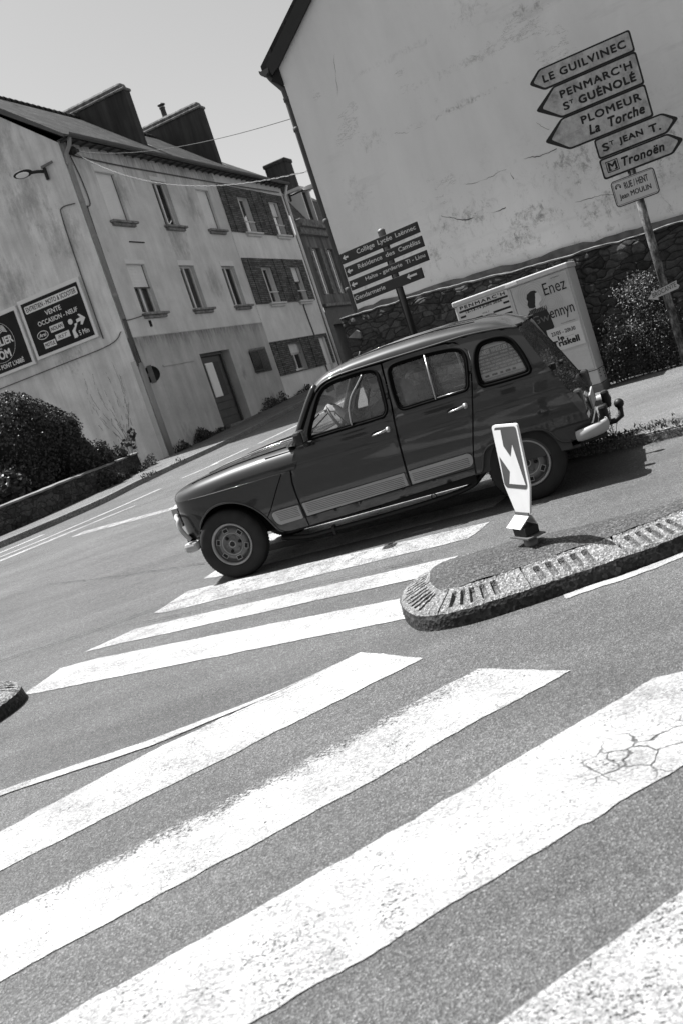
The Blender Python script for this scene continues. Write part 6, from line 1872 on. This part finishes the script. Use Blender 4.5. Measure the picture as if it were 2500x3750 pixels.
def shell(ells, n, size, lump=.18, depth=.18, droop=.3, seed=0):
    out = []; tot = sum(e[1][0]*e[1][2]+e[1][1]*e[1][2] for e in ells)
    while len(out) < n:
        e = random.choices(ells, [q[1][0]*q[1][2]+q[1][1]*q[1][2] for q in ells])[0]
        d = rdir(); c, r = Vector(e[0]), Vector(e[1])
        k = 1+lump*noise.noise((d*2.3)+Vector((seed, c.x, c.z)))+.5*lump*noise.noise((d*6)+Vector((seed, c.x, 3)))-depth*random.random()**2
        p = c+Vector((d.x*r.x, d.y*r.y, d.z*r.z))*k
        if any(q is not e and ((p.x-q[0][0])/q[1][0])**2+((p.y-q[0][1])/q[1][1])**2+((p.z-q[0][2])/q[1][2])**2 < .6 for q in ells): continue
        nn = Vector((d.x/r.x, d.y/r.y, d.z/r.z)).normalized()
        nn = (nn+rdir()*.75).normalized()
        s_ = size*random.uniform(.6, 1.4)
        out.append((p, nn, Vector((0, 0, -droop))+rdir(), s_, s_*.8))
    return out
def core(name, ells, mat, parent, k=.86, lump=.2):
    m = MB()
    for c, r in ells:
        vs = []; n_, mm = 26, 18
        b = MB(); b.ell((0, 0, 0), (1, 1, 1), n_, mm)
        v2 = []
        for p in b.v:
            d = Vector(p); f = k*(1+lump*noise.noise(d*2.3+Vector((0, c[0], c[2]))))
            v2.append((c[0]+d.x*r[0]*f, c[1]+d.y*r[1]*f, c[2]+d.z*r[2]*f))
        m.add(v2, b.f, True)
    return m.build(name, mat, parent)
M_CORE = plain('leaf_shadow', .010, 1, .5, 8)  # near-black filling: the shade between the leaves is put into its colour
def bush(name, label, cat, base, ells, n, size, mat, group=None, **kw):
    t = thing(name, label, cat, base, 0, group)
    E = [((c[0]-base[0], c[1]-base[1], c[2]-base[2]), r) for c, r in ells]
    leaf_mesh('foliage', mat, shell(E, n, size, **kw), t)
    core('shaded_core', E, M_CORE, t)
    return t
bush('ivy_hedge', 'tall dark ivy covered hedge mound below the billboards', 'hedge', (-6, 22.6, 1.0),
     [((-9.0, 23.4, 2.2), (1.3, 1.0, 1.4)), ((-6.75, 23.7, 2.42), (1.22, .95, 1.45)), ((-5.85, 23.9, 2.2), (.66, .7, 1.0)), ((-5.55, 24.0, 1.75), (.5, .55, .6)), ((-7.2, 23.2, 1.7), (1.4, .7, .8))], 26000, .062, M_LEAF, lump=.14)
bush('shrub', 'low leafy shrub beside the ivy hedge at the house corner', 'shrub', (-5.2, 24.6, 1.0),
     [((-5.2, 24.6, 1.62), (.36, .35, .46)), ((-4.95, 25.6, 1.5), (.26, .3, .34)), ((-5.6, 24.3, 1.7), (.35, .4, .5))], 3600, .058, M_LEAF2, lump=.3)
bush('shrub', 'spiky low shrub growing over the left garden wall', 'shrub', (-6.3, 21.1, 1.0),
     [((-7.35, 21.3, 1.62), (.52, .4, .44)), ((-6.75, 22.0, 1.60), (.45, .35, .42)), ((-8.4, 20.7, 1.55), (.6, .45, .5))], 3600, .11, M_LEAF2, droop=-.8, lump=.2)
# a thin climber with a few big leaves by the house corner
t = thing('vine', 'straggling vine shoots with broad leaves beside the ivy hedge', 'climber', (-4.75, 25.6, 1.1))
items = []; m = MB()
for sx, top in ((-.55, .95), (.05, .75), (.28, .95)):
    P = smooth_curve([(sx-.3, 0, 0), (sx-.1, 0, top*.5), (sx, 0, top*.9), (sx+.08, -.05, top)], 5); m.tube(P, .006, 5)
    for k in range(30):
        p = P[random.randrange(6, len(P))]+rdir()*.09; items.append((p, rdir()+Vector((-.3, -.8, .5)), rdir(), .12, .11))
m.build('stem', M_STEM, t); leaf_mesh('foliage', M_LEAF2, items, t)
# traces of an old creeper on the gable render
t = thing('dried_creeper', 'dried creeper tracks fanning up the gable render', 'climber', mat=GAB @ Matrix.Translation((-1.2, -.012, 1.2)))
m = MB(); rnd = random.Random(4)
for k in range(15):
    x0 = rnd.uniform(-.15, .35); x1 = x0+rnd.uniform(-.75, .65); z1 = rnd.uniform(1.6, 3.1)
    P = smooth_curve([(x0, 0, 0), (x0*.6+x1*.4+rnd.uniform(-.1, .1), 0, z1*.35), (x1+rnd.uniform(-.06, .06), 0, z1*.7), (x1+rnd.uniform(-.1, .1), 0, z1)], 8)
    P = [p+Vector((.03*noise.noise((p.x*9, p.z*7, k)), 0, 0)) for p in P]
    for i in range(0, len(P)-1):
        if rnd.random() < .6: m.tube([P[i], P[i+1]], .0045*(1-.5*i/len(P)), 4, cap=False)
m.build('tendrils', plain('dry_tendril', .09, .9, .3, 12), t)
# low rubble wall along the left pavement
PW = smooth_curve([(-10.4, 15.7), (-8.6, 17.3), (-6.86, 19.25), (-5.85, 21.2), (-5.3, 22.9), (-4.9, 24.6), (-4.6, 26.4)], 14)
t = thing('garden_wall', 'low mossy rubble garden wall along the left pavement', 'wall', (-6.8, 19.3, .8))
m = MB(); rows = []; cop = []
Lw = 0
for i, p in enumerate(PW):
    tg_ = (PW[min(i+1, len(PW)-1)]-PW[max(i-1, 0)]).normalized(); q = Vector((-tg_.y, tg_.x)); z0 = G(p.x, p.y)
    h = .11+.50+.02*noise.noise((i*.4, 1, 1))-.06*max(0, (i-50)/34)
    row = []
    for j in range(9):
        a_ = .02*noise.noise((p.x*3, p.y*3, j*.6)); o = p-q*a_; row.append((o.x+6.8, o.y-19.3, z0-.2+(h+.2)*j/8-.8))
    for w_ in (.06, .2, .32): o = p+q*w_; row.append((o.x+6.8, o.y-19.3, z0+h+.015*noise.noise((i*.8, w_*9, 2))-.8))
    o = p+q*.36; row.append((o.x+6.8, o.y-19.3, z0-.2-.8)); rows.append(row)
    cop.append([((p-q*.03).x+6.8, (p-q*.03).y-19.3, z0+h-.01-.8), ((p-q*.035).x+6.8, (p-q*.035).y-19.3, z0+h+.03-.8), ((p+q*.1).x+6.8, (p+q*.1).y-19.3, z0+h+.045-.8), ((p+q*.36).x+6.8, (p+q*.36).y-19.3, z0+h+.04-.8), ((p+q*.38).x+6.8, (p+q*.38).y-19.3, z0+h-.01-.8)])
m.grid(rows); m.build('masonry', M_RUBBLE2, t, normals=True)
m = MB(); m.grid(cop, False); m.build('coping', M_CONC, t, normals=True)
# ground cover: weeds along the foot of the walls
def weeds(spots, n, hgt, size):
    it = []
    for _ in range(n):
        a_, b_ = random.choice(spots); f_ = random.random()
        x = a_[0]+(b_[0]-a_[0])*f_+random.gauss(0, .07); y = a_[1]+(b_[1]-a_[1])*f_+random.gauss(0, .07)
        k = max(0, .35+noise.noise((x*1.3, y*1.3, 2))*1.3)
        if random.random() > k: continue
        h = hgt*k*random.random()
        it.append(((x, y, G(x, y)+.10+h), rdir()+Vector((0, 0, .4)), Vector((0, 0, 1))+rdir()*.6, size*random.uniform(.6, 1.5), size*.5))
    return it
S_ = lambda u, n: street(u, n)
o = leaf_mesh('weeds', M_LEAF3, weeds([(S_(.3, .18), S_(3.7, .18)), (S_(6.3, .15), S_(16, .15))], 5200, .42, .09)); struct(o, 'stuff')
o = leaf_mesh('weeds', M_LEAF3, weeds([((-5.35, 22.5), (-5.05, 23.9)), ((-5.2, 22.9), (-4.75, 24.6)), ((-4.9, 23.6), (-4.55, 25.5)), ((-4.7, 25), (-4.35, 27))], 3000, .34, .08)); struct(o, 'stuff')
o = leaf_mesh('weeds', M_LEAF3, weeds([((1.75, 8.48), (2.35, 7.93)), ((1.9, 8.38), (2.3, 7.95)), ((2.3, 7.98), (2.8, 7.68)), ((3.3, 7.4), (4.2, 6.95))], 2600, .10, .032)); struct(o, 'stuff')
o = leaf_mesh('weeds', M_LEAF3, weeds([(tuple(rw(.1, .42, 0))[:2], tuple(rw(3.4, .45, 0))[:2])], 1500, .25, .05)); struct(o, 'stuff')
o = leaf_mesh('weeds', M_LEAF3, weeds([((-4.0, 22.5), (-3.75, 23.3)), ((-3.6, 23.8), (-3.3, 24.3))], 260, .16, .07)); struct(o, 'stuff')
# plants in front of the rubble wall
def wall_plant(label, stems, n, size, flower=0.0, spread=.10, seed=1):
    base = rw(stems[0][0][0], .45, 0)
    t = thing('wall_shrub', label, 'shrub', mat=rmat(stems[0][0][0], .42, 0)); rnd = random.Random(seed)
    m = MB(); it = []; fl = []; x0 = stems[0][0][0]
    for st in stems:
        P = smooth_curve([(p[0]-x0, rnd.uniform(-.06, .05), p[1]) for p in st], 6); m.tube(P, .007, 5, radii=[.010*(1-.7*i/len(P)) for i in range(len(P))])
        for _ in range(n//len(stems)):
            i = rnd.randrange(1, len(P)); w_ = spread*(.6+.8*rnd.random())
            p = P[i]+Vector((rnd.gauss(0, w_), rnd.gauss(0, .07), rnd.gauss(0, .05)))
            s_ = size*rnd.uniform(.6, 1.5); v = (p, Vector((rnd.gauss(-.4, .7), rnd.gauss(-.3, .7), rnd.gauss(.5, .6))), Vector((rnd.gauss(0, 1), rnd.gauss(0, 1), rnd.gauss(-.2, 1))), s_, s_*.55)
            (fl if flower and i > len(P)*.62 and rnd.random() < flower else it).append(v)
    m.build('stem', M_STEM, t); leaf_mesh('foliage', M_LEAF3, it, t)
    if fl: leaf_mesh('blossom', M_FLOW, fl, t)
    return t
wall_plant('tall flowering wild shrub against the rubble wall right of the cabinet', [[(.62, 0), (.66, .4), (.64, .8), (.60, 1.12)], [(.72, 0), (.70, .5), (.70, .85), (.74, 1.05)], [(.55, 0), (.60, .5), (.52, .85), (.45, 1.02)], [(.80, 0), (.78, .35), (.80, .6)], [(.40, 0), (.42, .4), (.44, .62)]], 5200, .024, .55, .085, 3)
wall_plant('low leafy weed clump at the foot of the cabinet side', [[(.08, 0), (.10, .3), (.11, .45)], [(.14, 0), (.17, .4), (.17, .72)], [(.2, 0), (.24, .3), (.25, .55)]], 1700, .026, .25, .06, 7)
wall_plant('thin leafy creeper at the foot of the rubble wall beside the pole', [[(1.3, 0), (1.28, .25), (1.25, .5)], [(1.5, 0), (1.55, .2), (1.6, .35)], [(1.2, 0), (1.16, .3), (1.18, .55)]], 1200, .026, .1, .08, 9)
t = thing('weed_plant', 'dry seeded weed stalk at the kerb behind the bumper', 'weed', (2.28, 8.02, G(2.28, 8.02)+.08))
m = MB(); rnd = random.Random(5); it = []
for k in range(7):
    a_ = rnd.uniform(-.14, .14); h = rnd.uniform(.10, .27); P = smooth_curve([(rnd.uniform(-.04, .04), 0, 0), (a_*.5, .0, h*.6), (a_, .02, h)], 5); m.tube(P, .0022, 4)
    for q in P[4:]:
        for _ in range(3): it.append((q+rdir()*.012, rdir(), rdir(), .012, .008))
m.build('stalk', M_STEM, t); leaf_mesh('seed_heads', M_LEAF3, it, t)

# ------------------------------------------------------------------ overhead cables
def cable(a_, b_, sag, r, label, twist=True):
    a_, b_ = Vector(a_), Vector(b_); t = thing('overhead_cable', label, 'cable', a_)
    for ph in ((0, math.pi) if twist else (0,)):
        P = []
        for k in range(361):
            f_ = k/360; p = (b_-a_)*f_; p.z -= sag*4*f_*(1-f_)
            if twist: p += Vector((0, .6, 1)).normalized()*.009*math.sin(f_*260+ph)
            P.append(p)
        m = MB(); m.tube(P, r, 5); m.build('strand', M_WIRE if ph == 0 else M_PIPE, t)
HB = Matrix.Translation((CPX, CPY, 0)) @ Matrix.Rotation(BANG, 4, 'Z')
ins = HB @ Vector((.42, -.2, 10.03))
cable(ins, rw(-3.118, .95, 4.547), .22, .0055, 'upper overhead cable that crosses from the long house to the gable house', False)
cable(HB @ Vector((.40, -.2, 9.95)), rw(-3.118, .95, 3.838), .50, .0048, 'lower twisted cable sagging in front of the upper windows')

# ------------------------------------------------------------------ the terrace across the road behind the viewpoint (its front shows in the car doors)
oh = thing('terraced_house', 'pale terrace behind the viewpoint mirrored in the car door panels', 'house', (-31, -15.5, -1.0), rad(3))
hol = []
for k in range(9):
    x = 1.6+k*3.7
    hol += [(x, x+1.1, 4.1, 5.7), (x, x+1.2, 1.2, 2.9) if k % 3 else (x, x+1.05, .25, 2.6)]
m = MB(); wall_holes(m, 0, 36, -1.5, 6.6, hol, 0, .25)
m.xf(Matrix.Rotation(math.pi, 4, 'Z') @ Matrix.Translation((-36, 0, 0)))
m.build('wall', M_RENDER_LOW, oh)
for h in hol:
    m = MB(); m.box((36-h[1], -.26, h[2]), (36-h[0], -.24, h[3])); m.build('window', M_DARK, oh)
m = MB(); m.add([(-.2, .35, 6.5), (36.2, .35, 6.5), (36.2, -4.2, 10.4), (-.2, -4.2, 10.4)], [(0, 1, 2, 3)]); m.add([(-.2, -8.6, 6.5), (36.2, -8.6, 6.5), (36.2, -4.2, 10.4), (-.2, -4.2, 10.4)], [(3, 2, 1, 0)])
m.build('roof', M_SLATE, oh)
